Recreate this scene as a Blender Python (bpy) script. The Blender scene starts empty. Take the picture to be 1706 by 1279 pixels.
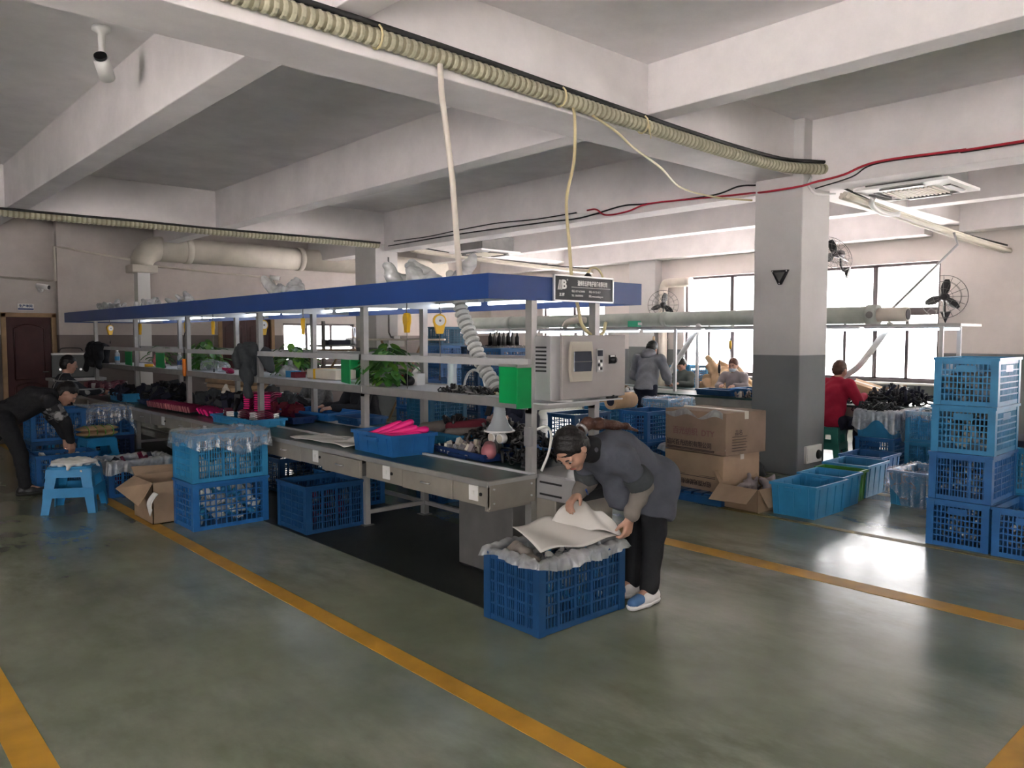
import bpy, math, random
import numpy as np
from mathutils import Vector, Matrix, Euler

SC = bpy.context.scene
COL = SC.collection
RAD = math.radians
rnd = random.Random(11)

# ------------------------------------------------------------------ camera
CAM_H = 1.65
cam = bpy.data.cameras.new('camera')
cam_o = bpy.data.objects.new('camera', cam)
COL.objects.link(cam_o)
cam.sensor_width = 36.0
cam.lens = 1300.0 / 1706.0 * 36.0
cam.clip_end = 200
_a = RAD(47.8); _p = math.atan(77.5 / 1300.0)
_fh = Vector((math.cos(_a), math.sin(_a), 0)); _r = Vector((math.sin(_a), -math.cos(_a), 0)); _up = Vector((0, 0, 1))
_f = _fh * math.cos(_p) - _up * math.sin(_p); _u = _up * math.cos(_p) + _fh * math.sin(_p)
_m = Matrix((_r, _u, -_f)).transposed().to_4x4(); _m.translation = Vector((0, 0, CAM_H))
cam_o.matrix_world = _m
SC.camera = cam_o

# ------------------------------------------------------------------ sky and exposure
world = bpy.data.worlds.new('world'); SC.world = world
world.use_nodes = True
wn = world.node_tree.nodes; wl = world.node_tree.links
wn['Background'].inputs[0].default_value = (1.0, 0.97, 0.965, 1)
wn['Background'].inputs[1].default_value = 9.0
SC.view_settings.view_transform = 'Standard'
SC.view_settings.look = 'None'
SC.view_settings.gamma = 1.0
SC.view_settings.use_curve_mapping = False
SC.view_settings.exposure = 0.7
SC.cycles.max_bounces = 10
SC.cycles.diffuse_bounces = 5
SC.cycles.transparent_max_bounces = 24
SC.cycles.caustics_reflective = False
SC.cycles.caustics_refractive = False
SC.cycles.sample_clamp_indirect = 30.0

# high hazy sun from behind the camera: it lights the yard, whose bounce fills the ceiling through the windows
sun = bpy.data.lights.new('sun', 'SUN'); sun.energy = 150.0; sun.angle = RAD(3); sun.color = (1.0, 0.965, 0.95)
sun_o = bpy.data.objects.new('sun', sun); COL.objects.link(sun_o)
sun_o.rotation_euler = Vector((0.10, 0.38, -0.92)).to_track_quat('-Z', 'Y').to_euler()

# daylight enters through the window openings: light portals in each opening
WINDOWS_RIGHT = [(12.72, 14.87), (8.05, 10.38), (5.08, 7.35), (-0.6, 1.7), (-4.4, -2.0)]  # y ranges on the wall at X = 14.6
WIN_Z0, WIN_Z1 = 0.84, 2.98
WINDOWS_LEFT = [(-4.0, -1.6), (2.2, 4.6)]        # y ranges on the wall at X = -5
FILL_WINDOWS = [(-3.0, -0.6)]  # window added out of view as fill light; x ranges on the wall at Y = -6
def portal(name, loc, rot, sx, sy):
    l = bpy.data.lights.new(name, 'AREA'); l.shape = 'RECTANGLE'; l.size = sx; l.size_y = sy
    l.cycles.is_portal = True
    o = bpy.data.objects.new(name, l); COL.objects.link(o); o.location = loc; o.rotation_euler = rot
for (y0, y1) in WINDOWS_RIGHT:
    portal('window_portal', (14.72, (y0 + y1) / 2, (WIN_Z0 + WIN_Z1) / 2), (0, RAD(90), 0), WIN_Z1 - WIN_Z0, y1 - y0)
for (y0, y1) in WINDOWS_LEFT:
    portal('window_portal', (-5.12, (y0 + y1) / 2, (WIN_Z0 + WIN_Z1) / 2), (0, RAD(-90), 0), WIN_Z1 - WIN_Z0, y1 - y0)
for (x0, x1) in FILL_WINDOWS:
    portal('window_portal', ((x0 + x1) / 2, -6.12, (WIN_Z0 + WIN_Z1) / 2), (RAD(90), 0, 0), x1 - x0, WIN_Z1 - WIN_Z0)

# ------------------------------------------------------------------ materials
MATS = {}
def mat(name, col, rough=0.6, metal=0.0, var=0.0, vscale=6.0, bump=0.0, bscale=40.0, spec=0.5, emit=None, estr=0.0, alpha=1.0, trans=0.0, ior=1.45, sss=0.0):
    if name in MATS: return MATS[name]
    m = bpy.data.materials.new(name); m.use_nodes = True
    nt = m.node_tree; b = nt.nodes['Principled BSDF']
    b.inputs['Base Color'].default_value = (*col, 1); b.inputs['Roughness'].default_value = rough
    b.inputs['Metallic'].default_value = metal; b.inputs['Specular IOR Level'].default_value = spec
    b.inputs['Alpha'].default_value = alpha; b.inputs['Transmission Weight'].default_value = trans; b.inputs['IOR'].default_value = ior
    if emit: b.inputs['Emission Color'].default_value = (*emit, 1); b.inputs['Emission Strength'].default_value = estr
    if var or bump:
        tc = nt.nodes.new('ShaderNodeTexCoord')
    if var:
        n = nt.nodes.new('ShaderNodeTexNoise'); n.inputs['Scale'].default_value = vscale; n.inputs['Detail'].default_value = 5
        nt.links.new(tc.outputs['Object'], n.inputs['Vector'])
        r = nt.nodes.new('ShaderNodeMapRange'); r.inputs['From Min'].default_value = 0.3; r.inputs['From Max'].default_value = 0.7
        r.inputs['To Min'].default_value = 1 - var; r.inputs['To Max'].default_value = 1 + var
        nt.links.new(n.outputs['Fac'], r.inputs['Value'])
        x = nt.nodes.new('ShaderNodeVectorMath'); x.operation = 'SCALE'; x.inputs[0].default_value = col
        nt.links.new(r.outputs['Result'], x.inputs['Scale']); nt.links.new(x.outputs['Vector'], b.inputs['Base Color'])
    if bump:
        n2 = nt.nodes.new('ShaderNodeTexNoise'); n2.inputs['Scale'].default_value = bscale; n2.inputs['Detail'].default_value = 4
        nt.links.new(tc.outputs['Object'], n2.inputs['Vector'])
        bp = nt.nodes.new('ShaderNodeBump'); bp.inputs['Strength'].default_value = bump; bp.inputs['Distance'].default_value = 0.02
        nt.links.new(n2.outputs['Fac'], bp.inputs['Height']); nt.links.new(bp.outputs['Normal'], b.inputs['Normal'])
    MATS[name] = m
    return m

def N(nt, kind, **kw):
    n = nt.nodes.new(kind)
    for k, v in kw.items():
        if k.startswith('i_'): n.inputs[int(k[2:])].default_value = v
        else: setattr(n, k, v)
    return n

def wall_mat(name, top, low, split, stain=0.12):
    """painted plaster with a darker dado below the split height, stains and drips"""
    m = bpy.data.materials.new(name); m.use_nodes = True
    nt = m.node_tree; b = nt.nodes['Principled BSDF']; L = nt.links.new
    tc = N(nt, 'ShaderNodeTexCoord'); sep = N(nt, 'ShaderNodeSeparateXYZ'); L(tc.outputs['Object'], sep.inputs[0])
    mr = N(nt, 'ShaderNodeMapRange'); mr.inputs['From Min'].default_value = split - 0.003; mr.inputs['From Max'].default_value = split + 0.003
    L(sep.outputs['Z'], mr.inputs['Value'])
    mix = N(nt, 'ShaderNodeMix', data_type='RGBA'); mix.inputs['A'].default_value = (*low, 1); mix.inputs['B'].default_value = (*top, 1)
    L(mr.outputs['Result'], mix.inputs['Factor'])
    no = N(nt, 'ShaderNodeTexNoise'); no.inputs['Scale'].default_value = 1.3; no.inputs['Detail'].default_value = 8; no.inputs['Roughness'].default_value = 0.65
    L(tc.outputs['Object'], no.inputs['Vector'])
    mp = N(nt, 'ShaderNodeMapRange'); mp.inputs['From Min'].default_value = 0.35; mp.inputs['From Max'].default_value = 0.7
    mp.inputs['To Min'].default_value = 1.0; mp.inputs['To Max'].default_value = 1.0 - stain; L(no.outputs['Fac'], mp.inputs['Value'])
    sc = N(nt, 'ShaderNodeVectorMath', operation='SCALE'); L(mix.outputs['Result'], sc.inputs[0]); L(mp.outputs['Result'], sc.inputs['Scale'])
    L(sc.outputs['Vector'], b.inputs['Base Color']); b.inputs['Roughness'].default_value = 0.75
    n2 = N(nt, 'ShaderNodeTexNoise'); n2.inputs['Scale'].default_value = 18; L(tc.outputs['Object'], n2.inputs['Vector'])
    bp = N(nt, 'ShaderNodeBump'); bp.inputs['Strength'].default_value = 0.08; L(n2.outputs['Fac'], bp.inputs['Height']); L(bp.outputs['Normal'], b.inputs['Normal'])
    MATS[name] = m
    return m

def floor_mat():
    m = bpy.data.materials.new('green_epoxy'); m.use_nodes = True
    nt = m.node_tree; b = nt.nodes['Principled BSDF']; L = nt.links.new
    tc = N(nt, 'ShaderNodeTexCoord')
    n1 = N(nt, 'ShaderNodeTexNoise'); n1.inputs['Scale'].default_value = 0.55; n1.inputs['Detail'].default_value = 9; n1.inputs['Roughness'].default_value = 0.62
    L(tc.outputs['Object'], n1.inputs['Vector'])
    cr = N(nt, 'ShaderNodeValToRGB'); e = cr.color_ramp.elements
    e[0].position = 0.30; e[0].color = (0.094, 0.114, 0.074, 1); e[1].position = 0.72; e[1].color = (0.208, 0.226, 0.158, 1)
    L(n1.outputs['Fac'], cr.inputs['Fac'])
    # worn, scuffed patches that have lost their green
    mp = N(nt, 'ShaderNodeMapping'); mp.inputs['Scale'].default_value = (1.0, 0.45, 1); mp.inputs['Rotation'].default_value = (0, 0, 0.25); L(tc.outputs['Object'], mp.inputs['Vector'])
    n2 = N(nt, 'ShaderNodeTexNoise'); n2.inputs['Scale'].default_value = 2.6; n2.inputs['Detail'].default_value = 8; n2.inputs['Roughness'].default_value = 0.66
    L(mp.outputs['Vector'], n2.inputs['Vector'])
    mr = N(nt, 'ShaderNodeMapRange'); mr.inputs['From Min'].default_value = 0.40; mr.inputs['From Max'].default_value = 0.70; L(n2.outputs['Fac'], mr.inputs['Value'])
    n3 = N(nt, 'ShaderNodeTexNoise'); n3.inputs['Scale'].default_value = 0.45; n3.inputs['Detail'].default_value = 3; L(tc.outputs['Object'], n3.inputs['Vector'])
    mr3 = N(nt, 'ShaderNodeMapRange'); mr3.inputs['From Min'].default_value = 0.35; mr3.inputs['From Max'].default_value = 0.65; L(n3.outputs['Fac'], mr3.inputs['Value'])
    mu = N(nt, 'ShaderNodeMath', operation='MULTIPLY'); L(mr.outputs['Result'], mu.inputs[0]); L(mr3.outputs['Result'], mu.inputs[1])
    mx = N(nt, 'ShaderNodeMix', data_type='RGBA'); mx.inputs['B'].default_value = (0.33, 0.32, 0.27, 1)
    L(cr.outputs['Color'], mx.inputs['A'])
    mu2 = N(nt, 'ShaderNodeMath', operation='MULTIPLY'); mu2.inputs[1].default_value = 0.9; L(mu.outputs[0], mu2.inputs[0]); L(mu2.outputs[0], mx.inputs['Factor'])
    L(mx.outputs['Result'], b.inputs['Base Color'])
    rr = N(nt, 'ShaderNodeMapRange'); rr.inputs['From Min'].default_value = 0.3; rr.inputs['From Max'].default_value = 0.7
    rr.inputs['To Min'].default_value = 0.17; rr.inputs['To Max'].default_value = 0.27; L(n2.outputs['Fac'], rr.inputs['Value']); L(rr.outputs['Result'], b.inputs['Roughness'])
    bp = N(nt, 'ShaderNodeBump'); bp.inputs['Strength'].default_value = 0.06; bp.inputs['Distance'].default_value = 0.01; L(n2.outputs['Fac'], bp.inputs['Height']); L(bp.outputs['Normal'], b.inputs['Normal'])
    b.inputs['Specular IOR Level'].default_value = 0.6
    MATS['floor'] = m
    return m

def film_mat(name, col, opac, rough=0.25):
    """thin translucent plastic film: part clear, part milky, with a glossy skin"""
    m = bpy.data.materials.new(name); m.use_nodes = True
    nt = m.node_tree; L = nt.links.new; nt.nodes.remove(nt.nodes['Principled BSDF']); out = nt.nodes['Material Output']
    tr = N(nt, 'ShaderNodeBsdfTransparent'); tr.inputs[0].default_value = (0.95, 0.97, 1, 1)
    df = N(nt, 'ShaderNodeBsdfDiffuse'); df.inputs[0].default_value = (*col, 1)
    tl = N(nt, 'ShaderNodeBsdfTranslucent'); tl.inputs[0].default_value = (*col, 1)
    gl = N(nt, 'ShaderNodeBsdfGlossy'); gl.inputs['Roughness'].default_value = rough
    m0 = N(nt, 'ShaderNodeMixShader'); m0.inputs[0].default_value = 0.4; L(df.outputs[0], m0.inputs[1]); L(tl.outputs[0], m0.inputs[2])
    tc = N(nt, 'ShaderNodeTexCoord'); n = N(nt, 'ShaderNodeTexNoise'); n.inputs['Scale'].default_value = 11; n.inputs['Detail'].default_value = 2; n.inputs['Distortion'].default_value = 1.2; L(tc.outputs['Object'], n.inputs['Vector'])
    mr = N(nt, 'ShaderNodeMapRange'); mr.inputs['From Min'].default_value = 0.35; mr.inputs['From Max'].default_value = 0.65
    mr.inputs['To Min'].default_value = max(0, opac - 0.10); mr.inputs['To Max'].default_value = min(1, opac + 0.10); L(n.outputs['Fac'], mr.inputs['Value'])
    m1 = N(nt, 'ShaderNodeMixShader'); L(mr.outputs['Result'], m1.inputs[0]); L(tr.outputs[0], m1.inputs[1]); L(m0.outputs[0], m1.inputs[2])
    m2 = N(nt, 'ShaderNodeMixShader'); m2.inputs[0].default_value = 0.16; L(m1.outputs[0], m2.inputs[1]); L(gl.outputs[0], m2.inputs[2])
    L(m2.outputs[0], out.inputs['Surface'])
    bp = N(nt, 'ShaderNodeBump'); bp.inputs['Strength'].default_value = 0.5; bp.inputs['Distance'].default_value = 0.03; L(n.outputs['Fac'], bp.inputs['Height']); L(bp.outputs['Normal'], gl.inputs['Normal']); L(bp.outputs['Normal'], df.inputs['Normal'])
    MATS[name] = m
    return m

def plaid_mat(name, base, line, scale):
    m = bpy.data.materials.new(name); m.use_nodes = True
    nt = m.node_tree; b = nt.nodes['Principled BSDF']; L = nt.links.new
    tc = N(nt, 'ShaderNodeTexCoord')
    w = []
    for d in ('Y', 'Z'):
        x = N(nt, 'ShaderNodeTexWave', wave_type='BANDS', bands_direction=d); x.inputs['Scale'].default_value = scale; x.inputs['Distortion'].default_value = 0.6
        L(tc.outputs['Object'], x.inputs['Vector']); g = N(nt, 'ShaderNodeMath', operation='GREATER_THAN'); g.inputs[1].default_value = 0.93; L(x.outputs['Fac'], g.inputs[0]); w.append(g)
    mx = N(nt, 'ShaderNodeMath', operation='MAXIMUM'); L(w[0].outputs[0], mx.inputs[0]); L(w[1].outputs[0], mx.inputs[1])
    mm = N(nt, 'ShaderNodeMix', data_type='RGBA'); mm.inputs['A'].default_value = (*base, 1); mm.inputs['B'].default_value = (*line, 1)
    L(mx.outputs[0], mm.inputs['Factor']); L(mm.outputs['Result'], b.inputs['Base Color']); b.inputs['Roughness'].default_value = 0.9
    MATS[name] = m
    return m

def camo_mat(name, a, c, d):
    m = bpy.data.materials.new(name); m.use_nodes = True
    nt = m.node_tree; b = nt.nodes['Principled BSDF']; L = nt.links.new
    tc = N(nt, 'ShaderNodeTexCoord'); n = N(nt, 'ShaderNodeTexNoise'); n.inputs['Scale'].default_value = 16; n.inputs['Detail'].default_value = 1; L(tc.outputs['Object'], n.inputs['Vector'])
    cr = N(nt, 'ShaderNodeValToRGB'); cr.color_ramp.interpolation = 'CONSTANT'; e = cr.color_ramp.elements
    e[0].position = 0; e[0].color = (*a, 1); e[1].position = 0.46; e[1].color = (*c, 1); x = e.new(0.56); x.color = (*d, 1)
    L(n.outputs['Fac'], cr.inputs['Fac']); L(cr.outputs['Color'], b.inputs['Base Color']); b.inputs['Roughness'].default_value = 0.85
    MATS[name] = m
    return m

WALLM = wall_mat('wall_paint', (0.70, 0.64, 0.61), (0.23, 0.24, 0.25), 1.38)
WALLB = wall_mat('wall_paint_back', (0.56, 0.50, 0.47), (0.20, 0.165, 0.155), 1.70, 0.2)
COLM = wall_mat('column_paint', (0.60, 0.58, 0.57), (0.19, 0.20, 0.205), 1.437)
CEILM = wall_mat('ceiling_paint', (0.76, 0.72, 0.715), (0.76, 0.72, 0.715), -5, 0.18)
SLABM = wall_mat('slab_paint', (0.88, 0.85, 0.86), (0.88, 0.85, 0.86), -5, 0.16)
FLOORM = floor_mat()
FILM = film_mat('clear_film', (0.80, 0.85, 0.88), 0.24)
FILM_W = film_mat('milky_film', (0.72, 0.72, 0.71), 0.55)
PLAID = plaid_mat('plaid_cloth', (0.025, 0.028, 0.036), (0.30, 0.30, 0.30), 2.6)
CAMO = camo_mat('camo_cloth', (0.02, 0.02, 0.022), (0.14, 0.14, 0.14), (0.33, 0.32, 0.32))
M = dict(
 yellow_paint=mat('yellow_paint', (0.42, 0.22, 0.022), 0.5, var=0.18, vscale=5),
 yellow_worn=mat('yellow_worn', (0.24, 0.19, 0.06), 0.5, var=0.3, vscale=8),
 dark_mat=mat('dark_mat', (0.012, 0.014, 0.012), 0.55, var=0.3, vscale=3),
 alu=mat('aluminium', (0.44, 0.43, 0.42), 0.42, 0.6, var=0.08, vscale=8),
 alu_white=mat('white_aluminium', (0.54, 0.54, 0.55), 0.45, 0.25, var=0.06),
 steel=mat('beige_steel', (0.34, 0.31, 0.27), 0.45, 0.35, var=0.12, vscale=5),
 steel_gray=mat('grey_steel', (0.36, 0.355, 0.36), 0.42, 0.4, var=0.08, vscale=4),
 steel_dark=mat('dark_steel', (0.16, 0.155, 0.15), 0.5, 0.35, var=0.15),
 belt=mat('green_belt', (0.020, 0.060, 0.052), 0.32, var=0.35, vscale=5),
 belt_worn=mat('grey_belt', (0.22, 0.215, 0.20), 0.35, 0.2, var=0.15),
 fascia=mat('blue_fascia', (0.016, 0.050, 0.195), 0.42, var=0.08, vscale=2),
 canopy=mat('canopy_white', (0.62, 0.62, 0.64), 0.5),
 white=mat('white_plastic', (0.75, 0.74, 0.72), 0.45),
 offwhite=mat('offwhite_plastic', (0.62, 0.57, 0.48), 0.5, var=0.05),
 pvc=mat('beige_pvc', (0.58, 0.53, 0.46), 0.5, var=0.1, vscale=3),
 pipe_green=mat('grey_green_pvc', (0.36, 0.39, 0.35), 0.5, var=0.15, vscale=4),
 hose=mat('hose_beige', (0.40, 0.375, 0.27), 0.55, var=0.2, vscale=6),
 hose_gray=mat('hose_pale_grey', (0.62, 0.62, 0.60), 0.55, var=0.15, vscale=10),
 black=mat('black_plastic', (0.012, 0.012, 0.014), 0.4),
 black_rubber=mat('black_rubber', (0.02, 0.02, 0.02), 0.6),
 black_cloth=mat('black_cloth', (0.014, 0.014, 0.017), 0.9, bump=0.3, bscale=25),
 charcoal_cloth=mat('charcoal_cloth', (0.045, 0.05, 0.055), 0.9, bump=0.3, bscale=25),
 red_cable=mat('red_cable', (0.45, 0.02, 0.04), 0.5),
 cream_cable=mat('cream_cable', (0.62, 0.53, 0.30), 0.5),
 brown_door=mat('brown_door', (0.060, 0.018, 0.018), 0.35, var=0.15, vscale=4),
 tan_wood=mat('tan_wood', (0.33, 0.21, 0.11), 0.5, var=0.15, vscale=7),
 window_frame=mat('window_frame', (0.13, 0.11, 0.115), 0.45, 0.2),
 card=mat('cardboard', (0.34, 0.235, 0.155), 0.85, var=0.14, vscale=4, bump=0.1, bscale=20),
 card_dark=mat('cardboard_dull', (0.25, 0.175, 0.125), 0.85, var=0.16, vscale=4, bump=0.1, bscale=20),
 ink=mat('dark_ink', (0.055, 0.035, 0.035), 0.8),
 ink_red=mat('red_ink', (0.20, 0.095, 0.085), 0.8),
 blue=mat('crate_blue', (0.016, 0.120, 0.335), 0.42, var=0.18, vscale=5),
 blue_deep=mat('crate_deep_blue', (0.010, 0.060, 0.165), 0.42, var=0.18, vscale=5),
 blue_sky=mat('crate_sky_blue', (0.030, 0.225, 0.44), 0.42, var=0.15, vscale=5),
 blue_teal=mat('crate_teal', (0.012, 0.10, 0.19), 0.45, var=0.2, vscale=6),
 blue_navy=mat('tray_navy', (0.010, 0.030, 0.11), 0.45, var=0.15),
 green=mat('green_board', (0.0, 0.30, 0.075), 0.42),
 green_tote=mat('green_tote', (0.035, 0.20, 0.02), 0.45, var=0.1),
 stool_green=mat('stool_green', (0.035, 0.24, 0.185), 0.42, var=0.06),
 stool_blue=mat('stool_blue', (0.012, 0.21, 0.46), 0.4, var=0.08),
 magenta=mat('magenta_plastic', (0.33, 0.012, 0.085), 0.4, var=0.2, vscale=15),
 maroon=mat('maroon_plastic', (0.13, 0.008, 0.035), 0.4, var=0.2, vscale=15),
 pink=mat('hot_pink', (0.85, 0.015, 0.22), 0.5),
 pink_pale=mat('dusty_pink', (0.42, 0.15, 0.17), 0.45),
 yellow=mat('yellow_plastic', (0.78, 0.45, 0.02), 0.4),
 orange=mat('orange_plastic', (0.75, 0.20, 0.015), 0.4),
 paper=mat('white_paper', (0.72, 0.71, 0.68), 0.8, bump=0.1, bscale=10),
 leaf=mat('leaf_green', (0.05, 0.17, 0.03), 0.45, var=0.35, vscale=9),
 leaf_pale=mat('leaf_pale', (0.15, 0.33, 0.05), 0.45, var=0.2, vscale=9),
 skin=mat('skin', (0.46, 0.26, 0.19), 0.5, var=0.05, vscale=12),
 hair=mat('black_hair', (0.010, 0.008, 0.008), 0.42, bump=0.4, bscale=60),
 hair_brown=mat('brown_hair', (0.070, 0.028, 0.018), 0.42, bump=0.4, bscale=60),
 denim=mat('blue_grey_cloth', (0.080, 0.085, 0.108), 0.9, var=0.12, vscale=10, bump=0.3, bscale=18),
 taupe=mat('taupe_cloth', (0.19, 0.165, 0.145), 0.9, var=0.06, vscale=10, bump=0.3, bscale=22),
 grey_hood=mat('grey_fleece', (0.26, 0.27, 0.30), 0.95, var=0.06, vscale=20, bump=0.3, bscale=22),
 grey_knit=mat('grey_knit', (0.17, 0.165, 0.16), 0.95, var=0.3, vscale=40),
 olive=mat('olive_cloth', (0.10, 0.11, 0.10), 0.9, var=0.1),
 red_knit=mat('red_knit', (0.36, 0.012, 0.04), 0.9, var=0.1, vscale=14, bump=0.2, bscale=20),
 navy_cloth=mat('navy_cloth', (0.016, 0.018, 0.035), 0.9, bump=0.3, bscale=20),
 maroon_cloth=mat('maroon_cloth', (0.12, 0.012, 0.022), 0.9, bump=0.2, bscale=20),
 mauve_cloth=mat('mauve_cloth', (0.25, 0.215, 0.22), 0.9, var=0.08, bump=0.2, bscale=20),
 cream=mat('cream_cloth', (0.60, 0.52, 0.42), 0.95),
 mask=mat('mask_white', (0.62, 0.70, 0.76), 0.8),
 shoe_white=mat('shoe_white', (0.70, 0.68, 0.66), 0.6),
 shoe_blue=mat('shoe_blue', (0.06, 0.15, 0.32), 0.6),
 eye_white=mat('eye_white', (0.34, 0.31, 0.30), 0.3),
 lips=mat('lips', (0.36, 0.12, 0.10), 0.45),
 screen=mat('dark_glass', (0.05, 0.055, 0.075), 0.12, var=0.1),
 panel_beige=mat('panel_beige', (0.40, 0.36, 0.30), 0.45),
 box_gray=mat('box_taupe', (0.30, 0.275, 0.27), 0.45, 0.2, var=0.05),
 sign_black=mat('sign_black', (0.018, 0.018, 0.024), 0.35),
 silver=mat('silver', (0.75, 0.75, 0.75), 0.3, 0.8),
 tube=mat('lit_tube', (0.9, 0.9, 0.9), 0.4, emit=(0.80, 0.88, 1.0), estr=6.0),
 glass=mat('thin_glass', (0.9, 0.95, 0.95), 0.05, alpha=0.10, spec=0.5),
 clear=mat('clear_plastic', (0.75, 0.80, 0.85), 0.1, alpha=0.35),
 brown_card=mat('kraft_paper', (0.50, 0.33, 0.19), 0.85, var=0.1),
 concrete=mat('yard_concrete', (0.46, 0.445, 0.44), 0.9, var=0.1, vscale=0.6),
 facade=mat('pale_facade', (0.70, 0.68, 0.68), 0.8),
 facade_dark=mat('facade_glass', (0.35, 0.37, 0.40), 0.3),
)

# ------------------------------------------------------------------ helpers
class MB:
    def __init__(s): s.v = []; s.f = []; s.m = []; s.s = []
    def add(s, vs, fs, mi=0, sm=False):
        o = len(s.v); s.v.extend([tuple(p) for p in vs])
        for f in fs: s.f.append(tuple(o + i for i in f)); s.m.append(mi); s.s.append(sm)
        return s
    def box(s, a, b, mi=0, M4=None):
        x0, y0, z0 = a; x1, y1, z1 = b
        vs = [(x0,y0,z0),(x1,y0,z0),(x1,y1,z0),(x0,y1,z0),(x0,y0,z1),(x1,y0,z1),(x1,y1,z1),(x0,y1,z1)]
        if M4 is not None: vs = [tuple(M4 @ Vector(p)) for p in vs]
        return s.add(vs, [(0,3,2,1),(4,5,6,7),(0,1,5,4),(1,2,6,5),(2,3,7,6),(3,0,4,7)], mi)
    def cbox(s, c, d, mi=0, rot=None):
        a = (-d[0]/2, -d[1]/2, -d[2]/2); b = (d[0]/2, d[1]/2, d[2]/2)
        M4 = Matrix.Translation(c) @ (Euler(rot).to_matrix().to_4x4() if rot else Matrix.Identity(4))
        return s.box(a, b, mi, M4)
    def tube(s, pts, r, n=8, mi=0, sm=True, caps=True, flat=None):
        P = [Vector(p) for p in pts]; k = len(P)
        rs = r if isinstance(r, (list, tuple)) else [r] * k
        vs = []; up = None
        for i in range(k):
            t = (P[min(i+1, k-1)] - P[max(i-1, 0)])
            if t.length < 1e-9: t = Vector((0, 0, 1))
            t.normalize()
            if up is None: up = Vector((0,0,1)) if abs(t.z) < 0.9 else Vector((1,0,0))
            a = t.cross(up)
            if a.length < 1e-6: a = t.cross(Vector((1, 0.3, 0.2)))
            a.normalize(); b = a.cross(t).normalized(); up = b
            for j in range(n):
                q = 2*math.pi*j/n
                vs.append(P[i] + (a*math.cos(q) + b*math.sin(q)*(flat or 1.0))*rs[i])
        fs = [(i*n+j, i*n+(j+1)%n, (i+1)*n+(j+1)%n, (i+1)*n+j) for i in range(k-1) for j in range(n)]
        s.add(vs, fs, mi, sm)
        if caps:
            o = len(s.v) - len(vs)
            s.f.append(tuple(o+j for j in range(n-1, -1, -1))); s.m.append(mi); s.s.append(False)
            s.f.append(tuple(o+(k-1)*n+j for j in range(n))); s.m.append(mi); s.s.append(False)
        return s
    def lathe(s, prof, c=(0,0,0), n=20, mi=0, sm=True, axis='Z'):
        vs = []
        for (r, z) in prof:
            for j in range(n):
                q = 2*math.pi*j/n; x, y = r*math.cos(q), r*math.sin(q)
                p = (x, y, z) if axis == 'Z' else ((z, x, y) if axis == 'X' else (x, z, y))
                vs.append((c[0]+p[0], c[1]+p[1], c[2]+p[2]))
        k = len(prof)
        fs = [(i*n+j, i*n+(j+1)%n, (i+1)*n+(j+1)%n, (i+1)*n+j) for i in range(k-1) for j in range(n)]
        return s.add(vs, fs, mi, sm)
    def ell(s, c, r, n=12, m=8, mi=0, rot=None):
        vs = []; E = Euler(rot).to_matrix() if rot else Matrix.Identity(3)
        for i in range(m+1):
            t = math.pi*i/m
            for j in range(n):
                q = 2*math.pi*j/n
                vs.append(Vector(c) + E @ Vector((r[0]*math.sin(t)*math.cos(q), r[1]*math.sin(t)*math.sin(q), r[2]*math.cos(t))))
        fs = [(i*n+j, (i+1)*n+j, (i+1)*n+(j+1)%n, i*n+(j+1)%n) for i in range(m) for j in range(n)]
        return s.add(vs, fs, mi, True)
    def prism(s, poly, z0, z1, mi=0, axis='Z', sm=False):
        n = len(poly)
        def P(u, v, w): return (u, v, w) if axis == 'Z' else ((w, u, v) if axis == 'X' else (u, w, v))
        vs = [P(u, v, z0) for u, v in poly] + [P(u, v, z1) for u, v in poly]
        fs = [tuple(range(n-1, -1, -1)), tuple(range(n, 2*n))] + [(i, (i+1)%n, n+(i+1)%n, n+i) for i in range(n)]
        return s.add(vs, fs, mi, sm)
    def grid(s, fn, nu, nv, mi=0, closed=False, sm=True):
        vs = [fn(i/(nu if closed else nu-1), j/(nv-1)) for j in range(nv) for i in range(nu)]
        k = nu if closed else nu-1
        fs = [(j*nu+i, j*nu+(i+1)%nu, (j+1)*nu+(i+1)%nu, (j+1)*nu+i) for j in range(nv-1) for i in range(k)]
        return s.add(vs, fs, mi, sm)
    def mesh(s, name, mats):
        me = bpy.data.meshes.new(name); me.from_pydata(s.v, [], s.f)
        for m in (mats if isinstance(mats, (list, tuple)) else [mats]): me.materials.append(m)
        me.polygons.foreach_set('material_index', s.m); me.polygons.foreach_set('use_smooth', s.s); me.update()
        return me
    def build(s, name, mats, parent=None, loc=None, rot=None, **kw):
        return link(name, s.mesh(name, mats), parent, loc, rot, **kw)

def link(name, data, parent=None, loc=None, rot=None, bevel=0, solid=0, sub=0):
    o = bpy.data.objects.new(name, data); COL.objects.link(o)
    if parent: o.parent = parent
    if loc: o.location = loc
    if rot: o.rotation_euler = rot
    if solid: md = o.modifiers.new('solid', 'SOLIDIFY'); md.thickness = solid; md.offset = 0
    if bevel:
        md = o.modifiers.new('bevel', 'BEVEL'); md.width = bevel; md.segments = 2; md.limit_method = 'ANGLE'; md.angle_limit = RAD(40)
    return o

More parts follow.
